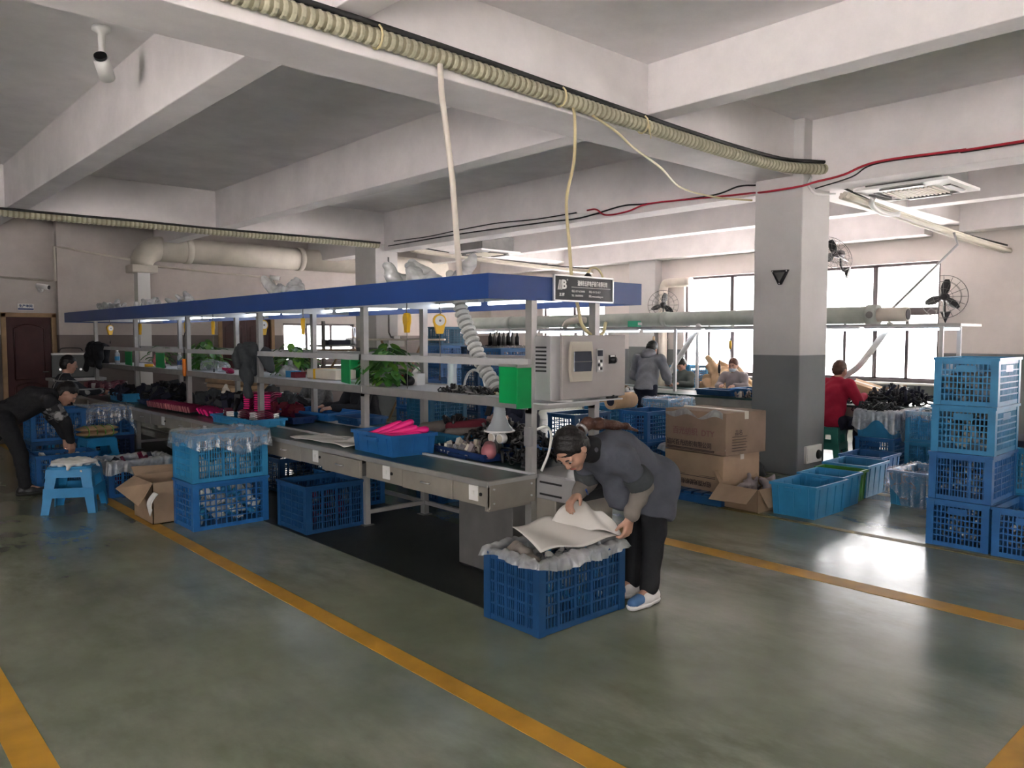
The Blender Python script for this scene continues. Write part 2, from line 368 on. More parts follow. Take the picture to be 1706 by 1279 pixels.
def thing(name, label, cat, loc=(0,0,0), rz=0.0, group=None):
    o = bpy.data.objects.new(name, None); COL.objects.link(o); o.empty_display_size = 0.1
    o.location = loc; o.rotation_euler = (0, 0, rz)
    return tag(o, label, cat, group)
def tag(o, label, cat, group=None, kind=None):
    o['label'] = label; o['category'] = cat
    if group: o['group'] = group
    if kind: o['kind'] = kind
    return o
def struct(o, label=None, cat=None):
    o['kind'] = 'structure'
    if label: o['label'] = label
    if cat: o['category'] = cat
    return o
def copy_tree(o, parent=None):
    c = o.copy(); COL.objects.link(c)
    if parent: c.parent = parent
    for ch in list(o.children): copy_tree(ch, c)
    return c
def text_mesh(txt, size, depth=0.0, bold=0.0, align='CENTER', sx=1.0):
    cu = bpy.data.curves.new('text', 'FONT'); cu.body = txt; cu.size = size; cu.align_x = align; cu.align_y = 'CENTER'
    cu.extrude = depth; cu.offset = bold; cu.resolution_u = 2; cu.fill_mode = 'BOTH' if depth else 'FRONT'
    o = bpy.data.objects.new('text', cu); COL.objects.link(o); o.scale = (sx, 1, 1)
    dg = bpy.context.evaluated_depsgraph_get(); me = bpy.data.meshes.new_from_object(o.evaluated_get(dg))
    me.transform(Matrix.Diagonal((sx, 1, 1, 1)))
    bpy.data.objects.remove(o); bpy.data.curves.remove(cu)
    return me
def put_text(name, txt, size, m, parent, loc, rot, bold=0.0, align='CENTER', sx=1.0, depth=0.0006):
    me = text_mesh(txt, size, depth, bold, align, sx); me.materials.clear(); me.materials.append(m)
    return link(name, me, parent, loc, rot)

# ------------------------------------------------------------------ the building
XR, XL, YB, YF, ZC = 14.6, -5.0, 17.0, -6.0, 4.2
def sbox(name, a, b, m, **kw):
    o = MB().box(a, b).build(name, m, **kw); return struct(o)
sbox('floor', (XL-.3, YF-.3, -0.1), (XR+.3, YB+.3, 0.0), FLOORM)
sbox('ceiling', (XL-.3, YF-.3, ZC), (XR+.3, YB+.3, ZC+.15), SLABM)

def wall_with_openings(name, x0, x1, ya, yb, ops, m):
    mb = MB(); y = ya
    for (a, b, z0, z1) in sorted(ops):
        if a > y: mb.box((x0, y, 0), (x1, a, ZC))
        if z0 > 0: mb.box((x0, a, 0), (x1, b, z0))
        if z1 < ZC: mb.box((x0, a, z1), (x1, b, ZC))
        y = b
    if y < yb: mb.box((x0, y, 0), (x1, yb, ZC))
    return struct(mb.build(name, m))
wall_with_openings('wall_right', XR, XR+.24, YF, YB, [(a, b, WIN_Z0, WIN_Z1) for a, b in WINDOWS_RIGHT], WALLM)
wall_with_openings('wall_left', XL-.24, XL, YF, YB, [(a, b, WIN_Z0, WIN_Z1) for a, b in WINDOWS_LEFT], WALLM)
def front_wall():
    mb = MB(); x = XL
    for (a, b) in FILL_WINDOWS:
        mb.box((x, YF-.24, 0), (a, YF, ZC)); mb.box((a, YF-.24, 0), (b, YF, WIN_Z0)); mb.box((a, YF-.24, WIN_Z1), (b, YF, ZC)); x = b
    mb.box((x, YF-.24, 0), (XR, YF, ZC))
    return struct(mb.build('wall_front', WALLM))
front_wall()
# far wall along Y = 17 with door and window openings (built along X)
def far_wall():
    mb = MB(); x = XL
    for (a, b, z0, z1) in [(2.72, 3.58, 0, 2.10), (6.75, 8.0, 0, 2.15), (8.25, 10.15, 1.08, 1.98)]:
        mb.box((x, YB, 0), (a, YB+.24, ZC))
        if z0 > 0: mb.box((a, YB, 0), (b, YB+.24, z0))
        mb.box((a, YB, z1), (b, YB+.24, ZC)); x = b
    mb.box((x, YB, 0), (XR, YB+.24, ZC)); mb.box((2.7, YB+.17, 0), (3.6, YB+.24, 2.2)); mb.box((6.7, YB+.17, 0), (8.1, YB+.24, 2.2))  # last two boxes: unseen backing added to stop daylight leaking round the doors
    return struct(mb.build('wall_back', WALLB))
far_wall()
sbox('wall_pier', (3.62, YB-.16, 0), (3.86, YB, ZC), WALLB)
portal('window_portal', (9.2, YB+.12, 1.53), (RAD(-90), 0, 0), 1.9, .9)

def window(n, x, y0, y1, z0, z1, sign, ups=2, lows=4, turn=False):
    """aluminium window in a wall of constant X: fixed panes above, sliding sashes below"""
    t = bpy.data.objects.new('window_%d' % n, None); COL.objects.link(t); t.location = (x, y0, z0); struct(t)
    if turn: t.location = (y0, x, z0); t.rotation_euler = (0, 0, RAD(-90)); t.scale = (1, -1, 1)
    W, Hh = y1-y0, z1-z0; zt = 1.24
    fr = MB(); d = .045
    for a, b in (((-d, 0, 0), (d, .05, Hh)), ((-d, W-.05, 0), (d, W, Hh)), ((-d, 0, 0), (d, W, .05)), ((-d, 0, Hh-.05), (d, W, Hh)), ((-d, 0, zt), (d, W, zt+.10))): fr.box(a, b)
    fr.build('window_frame', M['window_frame'], t)
    for i in range(1, ups): MB().box((-d, W*i/ups-.04, zt), (d, W*i/ups+.04, Hh)).build('mullion', M['window_frame'], t)
    for i in range(ups):
        MB().box((-.004, W*i/ups+.04, zt+.1), (.004, W*(i+1)/ups-.04, Hh-.05)).build('pane', M['glass'], t)
    for i in range(lows):
        s = MB(); a, b = W*i/lows, W*(i+1)/lows; o = .012 if i % 2 else -.012; w = .032
        for p, q in (((o-.012, a, .05), (o+.012, a+w, zt)), ((o-.012, b-w, .05), (o+.012, b, zt)), ((o-.012, a, .05), (o+.012, b, .05+w)), ((o-.012, a, zt-w), (o+.012, b, zt))): s.box(p, q)
        so = s.build('sash', M['window_frame'], t)
        MB().box((o-.003, a+w, .05+w), (o+.003, b-w, zt-w)).build('pane', M['glass'], so)
    sl = MB().box((-.22*sign-.0 if sign > 0 else -.02, -.03, -.035), (.02 if sign > 0 else .22, W+.03, 0)).build('sill', M['white'], t)
n = 0
for (a, b) in WINDOWS_RIGHT: n += 1; window(n, XR+.12, a, b, WIN_Z0, WIN_Z1, 1)
for (a, b) in WINDOWS_LEFT: n += 1; window(n, XL-.12, a, b, WIN_Z0, WIN_Z1, -1)
for (a, b) in FILL_WINDOWS: n += 1; window(n, YF-.12, a, b, WIN_Z0, WIN_Z1, 1, turn=True)
n += 1
t = bpy.data.objects.new('window_%d' % n, None); COL.objects.link(t); t.location = (8.25, YB+.1, 1.08); struct(t)
fr = MB()
for a, b in (((0,-.04,0),(.05,.04,.9)), ((1.85,-.04,0),(1.9,.04,.9)), ((0,-.04,0),(1.9,.04,.05)), ((0,-.04,.85),(1.9,.04,.9))): fr.box(a, b)
fr.build('window_frame', M['window_frame'], t)
for x in (.62, 1.27): MB().box((x-.03,-.035,.05),(x+.03,.035,.85)).build('mullion', M['window_frame'], t)
for x in (.05, .65, 1.3): MB().box((x,-.004,.05),(x+.55,.004,.85)).build('pane', M['glass'], t)

# columns with the grey dado, and wall piers
def column(x0, x1, y0, y1, name='column', m=COLM):
    o = MB().box((x0, y0, 0), (x1, y1, ZC)).build(name, m, bevel=.012); return struct(o)
column(8.71, 9.38, 4.55, 5.17)
column(8.71, 9.25, 13.75, 14.55)
column(14.35, 14.62, 11.0, 11.75)
column(14.3, 14.62, 3.0, 3.6)
# beams: main ones along X at the column rows, main ones along Y on the column line, lighter ones between
def beam(x0, x1, y0, y1, z, m=CEILM): return struct(MB().box((x0, y0, z), (x1, y1, ZC+.02)).build('ceiling_beam', m, bevel=.008))
beam(XL, XR, 4.68, 5.22, 3.55)
beam(XL, XR, 13.72, 14.30, 3.55)
beam(XL, XR, -4.6, -4.05, 3.55)
for (x0, x1, z) in ((-1.0, -.75, 3.6), (2.29, 2.56, 3.55), (5.43, 5.70, 3.55), (8.90, 9.30, 3.42), (12.05, 12.33, 3.55), (14.2, 14.62, 3.40), (-4.3, -4.0, 3.55)):
    for (y0, y1) in ((5.22, 13.72), (14.30, YB)): beam(x0, x1, y0, y1, z)
for (x0, x1, z) in ((-.65, -.4, 3.78), (2.65, 2.90, 3.79), (5.96, 6.21, 3.735), (8.90, 9.30, 3.42), (12.05, 12.33, 3.55), (14.2, 14.62, 3.40), (-4.3, -4.0, 3.78)):
    for (y0, y1) in ((YF, -4.6), (-4.05, 4.68)): beam(x0, x1, y0, y1, z)

# painted floor lines and the black floor strip under the bench
def line(x0, y0, x1, y1, m='yellow_paint'):
    o = MB().box((x0, y0, -.002), (x1, y1, .0025)).build('floor_line', M[m]); o['kind'] = 'structure'
line(2.165, -2, 2.275, 14.2); line(.53, -2, .665, 14.2); line(5.04, .93, 5.21, 13.6); line(3.0, .80, 14, .93)
line(6.50, 1.2, 6.58, 4.2, 'yellow_worn')
struct(MB().box((3.01, 3.46, -.003), (4.22, 14.3, .004)).build('floor_mat', M['dark_mat']))

# building across the yard
fb = bpy.data.objects.new('background_building', None); COL.objects.link(fb); fb.location = (26, 0, -.6); struct(fb)
MB().box((0, -16, 0), (4, 2.5, 8.2)).build('facade', M['facade'], fb)
for i in range(6):
    for k in range(2):
        y = -14 + i*2.8
        MB().box((-.04, y, 2.0+k*3.0), (.02, y+1.5, 3.6+k*3.0)).build('window_pane', M['facade_dark'], fb)
MB().box((-.5, -16.2, 8.2), (4.2, 2.7, 8.5)).build('roof_edge', M['facade'], fb)
struct(MB().box((-70, -70, -.9), (90, 80, -.6)).build('ground', M['concrete']))
# ------------------------------------------------------------------ doors
def panel_door(n, x0, x1, h, leaves=1):
    t = bpy.data.objects.new('door_%d' % n, None); COL.objects.link(t); t.location = (x0, YB-.02, 0); struct(t)
    W = x1-x0
    fr = MB()
    for a, b in (((-.02,-.03,0),(.06,.16,h)), ((W-.06,-.03,0),(W+.02,.16,h)), ((-.02,-.03,h-.07),(W+.02,.16,h+.01))): fr.box(a, b)
    fr.build('door_frame', M['tan_wood'], t, bevel=.004)
    w = (W-.12)/leaves
    for k in range(leaves):
        a = .06+k*w
        MB().box((a+.003, .03, .01), (a+w-.003, .08, h-.07)).build('leaf', M['brown_door'], t, bevel=.004)
        for z0, z1 in ((.18, .72), (.86, h-.28)):
            m = MB(); i0, i1 = a+w*.17, a+w*.83
            arch = [(i0, z0), (i1, z0)] + [(i1-(i1-i0)*q/8, z1+.08*math.sin(math.pi*q/8)) for q in range(9)]
            m.tube([(u, .028, v) for u, v in arch+arch[:1]], .014, 6)
            m.build('moulding', M['brown_door'], t)
        hx = a+w-.07 if k == 0 else a+.07
        MB().tube([(hx, .03, 1.0), (hx, -.02, 1.0), (hx-.1, -.02, 1.0)], .011, 8).build('door_handle', M['silver'], t)
panel_door(1, 2.72, 3.58, 2.10)
panel_door(2, 6.75, 8.0, 2.15, 2)

t = thing('door_sign', 'small white plate with a blue strip above the brown door', 'sign', (2.98, YB-.005, 2.16))
MB().box((0, -.012, 0), (.26, .003, .12)).build('plate', M['white'], t)
MB().box((.004, -.014, .008), (.256, -.011, .034)).build('strip', M['fascia'], t)
put_text('lettering', '生产车间', .055, M['fascia'], t, (.13, -.0125, .075), (RAD(90), 0, 0), bold=.002)

# ------------------------------------------------------------------ wall duct, conduits
t = thing('wall_duct', 'fat beige round duct running high along the back wall', 'duct', (5.05, 16.55, 0))
MB().tube([(.34, 0, 3.43), (3.4, 0, 3.43)], .25, 20).build('pipe', M['pvc'], t)
MB().tube([(3.4, 0, 3.43), (7.5, 0, 3.43)], .245, 20).build('pipe', M['pvc'], t)
for x in (.9, 3.4, 5.6): MB().tube([(x-.06, 0, 3.43), (x+.06, 0, 3.43)], .268, 20).build('collar', M['pvc'], t)
el = MB(); el.tube([(.36-.36*math.sin(q*math.pi/16), 0, 3.07+.36*math.cos(q*math.pi/16)) for q in range(9)], [.25-.006*q for q in range(9)], 20); el.build('elbow', M['pvc'], t)
MB().box((-.24, -.22, 2.93), (.24, .22, 3.08)).build('flange', M['pvc'], t, bevel=.01)
MB().box((-.12, -.12, .02), (.12, .12, 2.97)).build('riser', M['white'], t, bevel=.01)
def conduit(name, label, pts, r, m, cat='conduit', seg=8):
    return tag(MB().tube(pts, r, seg).build(name, M[m] if isinstance(m, str) else m), label, cat)
conduit('wall_conduit', 'thin beige conduit stepping up the back wall beside the door', [(-2, 16.97, 2.98), (3.5, 16.97, 2.72), (3.5, 16.82, 2.72), (3.58, 16.82, 2.72), (3.58, 16.82, 3.36), (3.9, 16.82, 3.34), (3.95, 16.95, 3.34), (4.95, 16.95, 3.22)], .022, 'pvc')
conduit('wall_conduit', 'thin beige conduit below the fat duct on the back wall', [(5.3, 16.92, 3.12), (6.5, 16.92, 3.06), (8.0, 16.92, 3.0), (8.05, 16.92, 2.86), (8.5, 16.92, 2.8)], .022, 'pvc')
conduit('wall_conduit', 'thin dark conduit dropping down the column behind the bench', [(9.0, 13.72, 3.3), (9.0, 13.72, 1.75), (9.05, 13.72, 1.66), (9.3, 13.72, 1.66)], .018, 'steel_dark')
tag(MB().box((9.08, 13.66, 1.58), (9.24, 13.74, 1.68)).build('wall_socket', M['white'], bevel=.006), 'white socket box on the column behind the bench', 'socket')

# ------------------------------------------------------------------ corrugated hoses on the beams, with a black cable above
def rail_path(ctrl, n):
    """Catmull-Rom through control points"""
    P = [Vector(p) for p in ctrl]; P = [2*P[0]-P[1]] + P + [2*P[-1]-P[-2]]; out = []
    for i in range(1, len(P)-2):
        for k in range(n):
            t = k/n; a, b, c, d = P[i-1:i+3]
            out.append(.5*((2*b) + (c-a)*t + (2*a-5*b+4*c-d)*t*t + (3*b-3*c+d-a)*t**3))
    return out + [P[-2]]
M['hose_groove'] = mat('hose_groove', (0.25, 0.23, 0.15), 0.6); M['hose_gray_groove'] = mat('hose_grey_groove', (0.26, 0.26, 0.25), 0.6)  # shade between the hose ribs, put into a darker groove colour
def corrugated(name, label, ctrl, r, step, mi, wave=.10, seg=12, cat='hose'):
    p = rail_path(ctrl, 24); L = [0]
    for a, b in zip(p, p[1:]): L.append(L[-1] + (b-a).length)
    pts = []; rs = []; tot = L[-1]; k = int(tot/step*2); j = 0
    for i in range(k+1):
        s = tot*i/k
        while j < len(L)-2 and L[j+1] < s: j += 1
        f = (s-L[j])/max(1e-6, L[j+1]-L[j]); pts.append(p[j].lerp(p[j+1], f)); rs.append(r*(1+wave*(1 if i % 2 else -1)))
    mb = MB(); P = pts; n_ = len(pts); big = max(rs); sml = min(rs)
    mb.tube(pts, [sml]*n_, seg, 1)
    for i in range(0, n_-1, 2):
        a, b = P[i], P[i+1]; d = (b-a); mb.tube([a-d*.12, a+d*.2, b-d*.2+d*0, b+d*.12], [sml, big, big, sml], seg, 0, sm=False, caps=False)
    return tag(mb.build(name, [M[mi], M[mi+'_groove']]), label, cat)
near_h = [(-4.9, 4.61, 3.70), (0, 4.61, 3.69), (2.16, 4.61, 3.675), (3.5, 4.61, 3.66), (4.78, 4.61, 3.625), (5.72, 4.61, 3.60), (7.1, 4.61, 3.575), (8.2, 4.58, 3.575), (8.72, 4.47, 3.60), (8.93, 4.40, 3.61)]
corrugated('corrugated_hose', 'long beige corrugated hose strung along the nearer ceiling beam', near_h, .060, .060, 'hose', .06)
tag(MB().tube(rail_path([(x, y-.01, z+.082) for x, y, z in near_h], 12), .022, 8).build('power_cable', M['black_rubber']), 'thick black cable lying on top of the nearer beige hose', 'cable')
far_h = [(-4.9, 13.62, 3.49), (2.43, 13.62, 3.485), (4.0, 13.62, 3.49), (5.57, 13.62, 3.485), (7.0, 13.62, 3.50), (8.70, 13.62, 3.51)]
corrugated('corrugated_hose', 'long beige corrugated hose on the distant ceiling beam by the back wall', far_h, .062, .07, 'hose', .06, 10)
tag(MB().tube(rail_path([(x, y-.065, z+.045) for x, y, z in far_h], 8), .02, 6).build('power_cable', M['black_rubber']), 'thick black cable on top of the distant beige hose', 'cable')
for i, (x, z) in enumerate(((2.95, 3.668), (4.72, 3.63), (5.80, 3.60))):
    mb = MB(); mb.tube([(x+.075*0, 4.61+.07*math.cos(q*math.pi/6), z+.005+.078*math.sin(q*math.pi/6)) for q in range(13)], .008, 6)
    if i == 2: mb.tube([(x, 4.54, z), (x+.01, 4.535, z-.09)], .007, 6); mb.tube([(x+.02, 4.54, z), (x+.03, 4.535, z-.13)], .005, 6)
    tag(mb.build('tape_tie', M['cream_cable']), ['short tape tie on the near hose above the conduit drop', 'yellow tape tie round the near hose by the cable drop', 'yellow tape tie with loose ends near the beam joint'][i], 'tie')
conduit('conduit_drop', 'pale vertical conduit dropping from beam hose to the blue canopy', [(3.47, 4.60, 3.66), (3.47, 4.58, 3.4), (3.50, 4.50, 2.8), (3.53, 4.45, 2.04)], .022, 'pvc', 'conduit', 10)
conduit('hanging_cable', 'cream cable hanging from the beam hose down through the canopy', rail_path([(4.86, 4.60, 3.58), (4.80, 4.52, 3.45), (4.73, 4.46, 3.1), (4.58, 4.40, 2.75), (4.30, 4.10, 2.35), (4.10, 3.88, 2.06), (4.08, 3.80, 1.86), (4.12, 3.80, 1.74), (4.23, 3.80, 1.665), (4.34, 3.80, 1.68), (4.40, 3.82, 1.76)], 8), .013, 'cream_cable', 'cable')
conduit('hanging_cable', 'cream cable sagging from the beam hose across to the column', rail_path([(5.10, 4.60, 3.56), (5.6, 4.75, 3.53), (6.1, 4.95, 3.50), (7.0, 5.31, 3.50), (8.0, 5.75, 3.47), (8.80, 5.8, 3.46), (8.86, 5.3, 3.36)], 8), .012, 'cream_cable', 'cable')

# wires along the main beam
conduit('red_wire', 'red wire looping along the main beam past the column', rail_path([(8.86, 8.08, 3.57), (8.86, 7.9, 3.56), (8.84, 7.68, 3.45), (8.86, 7.3, 3.46), (8.86, 6.95, 3.52), (8.86, 6.3, 3.50), (8.86, 5.75, 3.47), (8.80, 5.3, 3.44), (8.66, 5.0, 3.40), (8.64, 4.56, 3.40), (8.72, 4.4, 3.44), (8.86, 4.15, 3.50), (8.86, 3.77, 3.585), (8.86, 2.93, 3.565), (8.86, 2.3, 3.555), (8.86, -3.9, 3.56)], 8), .013, 'red_cable', 'wire')
conduit('black_wire', 'black wire running along the main beam beneath the red one', rail_path([(8.86, 13.5, 3.50), (8.86, 11.3, 3.515), (8.86, 9.1, 3.49), (8.85, 8.2, 3.47), (8.86, 7.4, 3.55), (8.86, 6.95, 3.525), (8.86, 5.9, 3.50), (8.86, 5.5, 3.56), (8.86, 5.25, 3.54)], 8), .011, 'black_rubber', 'wire')
conduit('black_wire', 'thin black wire sagging above the other wire towards the far column', rail_path([(8.86, 13.3, 3.58), (8.86, 12.2, 3.56), (8.86, 11.3, 3.585), (8.86, 10.2, 3.60), (8.86, 9.2, 3.56), (8.86, 8.3, 3.56)], 8), .009, 'black_rubber', 'wire')
conduit('brown_wire', 'thin brown wire twisting beside the red wire to the right', rail_path([(8.70, 4.40, 3.36), (8.85, 4.05, 3.46), (8.87, 3.77, 3.57), (8.87, 2.9, 3.55), (8.87, 2.3, 3.54), (8.87, -3.9, 3.545)], 8), .008, 'black_rubber', 'wire')
conduit('white_wire', 'white wires draped over the top of the near column', rail_path([(8.80, 4.50, 3.52), (8.74, 4.50, 3.42), (8.80, 4.46, 3.33), (9.0, 4.46, 3.34), (9.2, 4.40, 3.36)], 8), .014, 'white', 'wire')

# ------------------------------------------------------------------ air conditioner cassette and the pipe runs
def cassette(loc, label, s=1.0):
    t = thing('ceiling_air_conditioner', label, 'air conditioner', loc)
    MB().box((-.42, -.42, .05), (.42, .42, .34)).build('casing', M['steel_dark'], t)
    p = MB(); a, b = .52*s, .36
    ring = [(-a,-a),(a,-a),(a,a),(-a,a)]; inn = [(-b,-b),(b,-b),(b,b),(-b,b)]
    for i in range(4):
        j = (i+1) % 4
        vs = [(*ring[i],.05),(*ring[j],.05),(*inn[j],.0),(*inn[i],.0),(*ring[i],.02),(*ring[j],.02)]
        p.add(vs, [(4,5,2,3),(0,1,5,4)])
    p.box((-b,-b,.03),(b,b,.05)); p.build('panel', M['white'], t)
    for k in range(4):
        v = MB().box((-.24, .375, -.004), (.24, .455, .03)).build('louver', M['steel_dark'], t, rot=(0, 0, k*math.pi/2))
    g = MB()
    for q in range(13): g.box((-.27, -.27+q*.045-.006, -.006), (.27, -.27+q*.045+.006, .012))
    g.build('grille', M['offwhite'], t)
    for x, y in ((-.38,-.38),(.38,-.38),(.38,.38),(-.38,.38)): MB().tube([(x,y,.3),(x,y,ZC-loc[2])], .008, 6).build('hanger', M['steel_dark'], t)
    return t
cassette((9.84, 3.72, 3.36), 'white ceiling air conditioner cassette beside the near column')
cassette((10.4, 12.3, 3.34), 'white ceiling air conditioner cassette far behind the blue canopy')
def pipe_run(label, p0, p1, n, drop, grp):
    t = thing('pipe_bundle', label, 'pipes', p0)
    d = Vector(p1)-Vector(p0)
    for k in range(n):
        off = Vector((0, -.05+.045*(k % 3), .035*(k//3)))
        pts = rail_path([off, off + d*.25 + Vector((0,0,-drop*.7)), off+d*.5+Vector((0,0,-drop)), off+d*.75+Vector((0,0,-drop*.8)), off+d], 6)
        MB().tube(pts, .028 if k % 2 == 0 else .016, 8).build('pipe', M['pvc' if k % 3 else 'offwhite'], t)
    MB().tube(rail_path([Vector((0,0,.1)), d*.3+Vector((0,.03,.06-drop)), d*.7+Vector((0,.02,.08-drop)), d+Vector((0,0,.1))], 8), .013, 6).build('cable', M['black_rubber'], t)
pipe_run('bundle of cream pipes running from the air conditioner to the window wall', (9.35, 4.36, 3.34), (14.3, 4.0, 3.02), 6, .02, None)
pipe_run('bundle of cream pipes behind the blue canopy towards the window wall', (9.3, 13.3, 3.42), (14.3, 12.9, 3.22), 6, .02, None)
conduit('drain_pipe', 'short white drain pipe under the air conditioner', rail_path([(9.75, 4.18, 3.36), (9.85, 4.24, 3.28), (10.2, 4.24, 3.22), (10.6, 4.22, 3.25)], 6), .035, 'white', 'pipe')
conduit('strut_pipe', 'thin diagonal steel strut from the pipe bundle to the far bench', [(12.0, 4.02, 3.12), (12.05, 3.98, 2.95), (11.4, 4.8, 1.84)], .018, 'steel_gray', 'strut')

# ------------------------------------------------------------------ wall fans
def wall_fan(loc, rz, tilt, r, label, arm=True):
    t = thing('wall_fan', label, 'fan', loc, rz, 'wall fans on the window wall')
    E = Matrix.Rotation(tilt, 4, 'Y')
    def T(p): return tuple(E @ Vector(p))
    # local: fan faces -X
    g = MB()
    for rr, x in ((r, 0), (r*.72, -.05), (r*.72, .05), (r*.4, -.065)):
        g.tube([T((x, rr*math.cos(q*math.pi/16), rr*math.sin(q*math.pi/16))) for q in range(33)], .006 if rr == r else .0035, 5, caps=False)
    for q in range(16):
        a = q*math.pi/8; c, s = math.cos(a), math.sin(a)
        for sx in (-1, 1): g.tube([T((sx*.07, .06*c, .06*s)), T((sx*.05, r*.72*c, r*.72*s)), T((0, r*c, r*s))], .0028, 4, caps=False)
    g.build('cage', M['steel_dark'], t)
    for k in range(3):
        a0 = RAD(100+120*k); b = MB()
        def bl(u, v, a0=a0):
            rad = .05 + u*(r*.82-.05); w = (.16+.28*math.sin(math.pi*min(1, u*.9+.08)))*r*.42
            off = (v-.5)*2*w; aa = a0
            y, z = rad*math.cos(aa)-off*math.sin(aa), rad*math.sin(aa)+off*math.cos(aa)
            return T(((v-.5)*.06, y, z))
        b.grid(bl, 8, 4); b.build('blade', M['black'], t, solid=.004)
    MB().lathe([(0,-.055),(.05,-.05),(.055,.02),(.075,.04),(.075,.17),(.04,.2),(0,.2)], axis='X', n=14).build('motor', M['black'], t)
    MB().tube([T((.12,0,-.05)), (.14,0,-.2), (.2,0,-.3), (.30,0,-.33)], .018, 8).build('arm', M['black'], t)
    MB().prism([(-.08,-.24),(.08,-.24),(0,-.44)], .28, .32, axis='X').build('bracket', M['black'], t)
wall_fan((14.02, 10.52, 2.36), RAD(35), RAD(10), .33, 'three-bladed wall fan in the corner beside the wall pipe')
wall_fan((14.1, 6.72, 3.18), RAD(-20), RAD(-35), .36, 'wall fan high above the window, half hidden by the near column')
wall_fan((14.2, 4.88, 2.33), RAD(12), RAD(-8), .36, 'black three-bladed wall fan beside the window behind the blue crates')
# old fan bracket plate on the near column
t = thing('fan_bracket_plate', 'black triangular bracket plate on the near column', 'bracket', (8.69, 4.81, 2.37))
MB().prism([(-.115,.085),(.115,.085),(.02,-.09),(-.02,-.09)], -.012, .02, axis='X').build('plate', M['black'], t, bevel=.006)
MB().prism([(-.07,.055),(.07,.055),(.0,-.06)], -.02, -.01, axis='X').build('boss', M['steel_dark'], t, bevel=.004)
for y, z in ((-.09,.07),(.09,.07),(0,-.075)): MB().tube([(-.018, y, z), (-.008, y, z)], .008, 8).build('screw', M['silver'], t)
t = thing('socket_panel', 'white socket panel with a black outlet low on the near column', 'socket', (9.06, 4.53, .23))
MB().box((-.19,-.012,-.10),(.20,.022,.11)).build('plate', M['white'], t, bevel=.004)
MB().lathe([(0,-.035),(.05,-.035),(.06,-.01),(.06,.0)], (.11,0,-.01), 16, axis='Y').build('outlet', M['black'], t)
MB().box((-.16,-.016,-.07),(-.02,-.011,.08)).build('cover', M['paper'], t)

# ------------------------------------------------------------------ security cameras
def bullet_cam(loc, rz, label, ceiling=False, m='white'):
    t = thing('security_camera', label, 'camera', loc, rz)
    if ceiling:
        MB().lathe([(0,.0),(.07,0),(.075,-.03),(.03,-.06),(.025,-.22)], n=16).build('mount', M[m], t)
        MB().tube([(0,0,-.22),(.0,0,-.26)], .035, 12).build('joint', M[m], t)
        MB().tube([(-.04,0,-.26),(.13,0,-.37)], .062, 16).build('body', M[m], t)
        MB().tube([(-.06,0,-.247),(-.038,0,-.262)], .05, 16).build('lens', M['black'], t)
    else:
        MB().lathe([(0,0),(.05,0),(.05,-.03),(.02,-.05)], axis='Y', n=14).build('mount', M[m], t)
        MB().tube([(0,-.04,0),(0,-.09,.04)], .016, 8).build('joint', M[m], t)
        MB().tube([(-.06,-.06,.07),(.1,-.2,.04)], .05, 14).build('body', M[m], t)
        MB().tube([(.095,-.195,.041),(.108,-.207,.038)], .04, 14).build('lens', M['black'], t)
bullet_cam((1.92, 7.15, ZC), RAD(60), 'white bullet camera hanging from the slab by the near beam', True)
bullet_cam((.62, 9.6, ZC), RAD(60), 'white ceiling camera cut by the picture edge', True)
bullet_cam((3.36, 17.0, 2.55), 0, 'white bullet camera with dark lens above the brown door')
bullet_cam((7.95, 17.0, 2.95), RAD(20), 'white bullet camera below the fat duct')
# ------------------------------------------------------------------ assembly bench with blue canopy
BY0, BY1 = 3.79, 14.29
POSTS_Y = [3.79 + 2.1*k for k in range(6)]
ZT = .73
bench = thing('assembly_bench', 'long conveyor assembly bench with blue canopy, shelves and lights', 'workbench', (0, 0, 0))
def bp(name, a, b, m, parent=bench, **kw): return MB().box(a, b).build(name, M[m], parent, **kw)
# tops
bp('front_top', (3.19, 3.74, .70), (3.575, 14.3, ZT), 'belt')
bp('rear_top', (4.275, 3.74, .70), (4.66, 14.3, ZT), 'belt')
bp('conveyor_belt', (3.63, 3.46, .705), (4.22, 14.3, .722), 'belt')
bp('belt_rail', (3.575, 3.74, .69), (3.60, 14.3, .745), 'alu_white'); bp('belt_rail', (4.25, 3.74, .69), (4.275, 14.3, .745), 'alu_white')
bp('front_edge', (3.17, 3.73, .698), (3.195, 14.3, .736), 'alu', bevel=.004); bp('rear_edge', (4.655, 3.73, .698), (4.68, 14.3, .736), 'alu')
bp('end_edge', (3.17, 3.715, .712), (3.60, 3.742, .738), 'alu')
# worn belt section near the drive head and the head itself
bp('drive_plate', (3.63, 3.44, .722), (4.22, 3.90, .728), 'belt_worn')
MB().tube([(3.66, 3.45, .665), (4.19, 3.45, .665)], .05, 16).build('drive_roller', M['black_rubber'], bench)
hb = MB(); hb.prism([(3.38,.735),(3.74,.735),(3.74,.575),(3.46,.575),(3.38,.62)], 3.61, 3.655, axis='X'); o = hb.build('head_bracket', M['steel_gray'], bench, bevel=.006)
hb = MB(); hb.prism([(3.38,.735),(3.74,.735),(3.74,.575),(3.46,.575),(3.38,.62)], 4.195, 4.24, axis='X'); hb.build('head_bracket', M['steel_gray'], bench, bevel=.006)
for z in (.69, .61): bp('bracket_slot', (3.604, 3.50, z-.006), (3.612, 3.70, z+.006), 'black')
bp('head_cover', (3.66, 3.40, .585), (4.19, 3.43, .65), 'black')
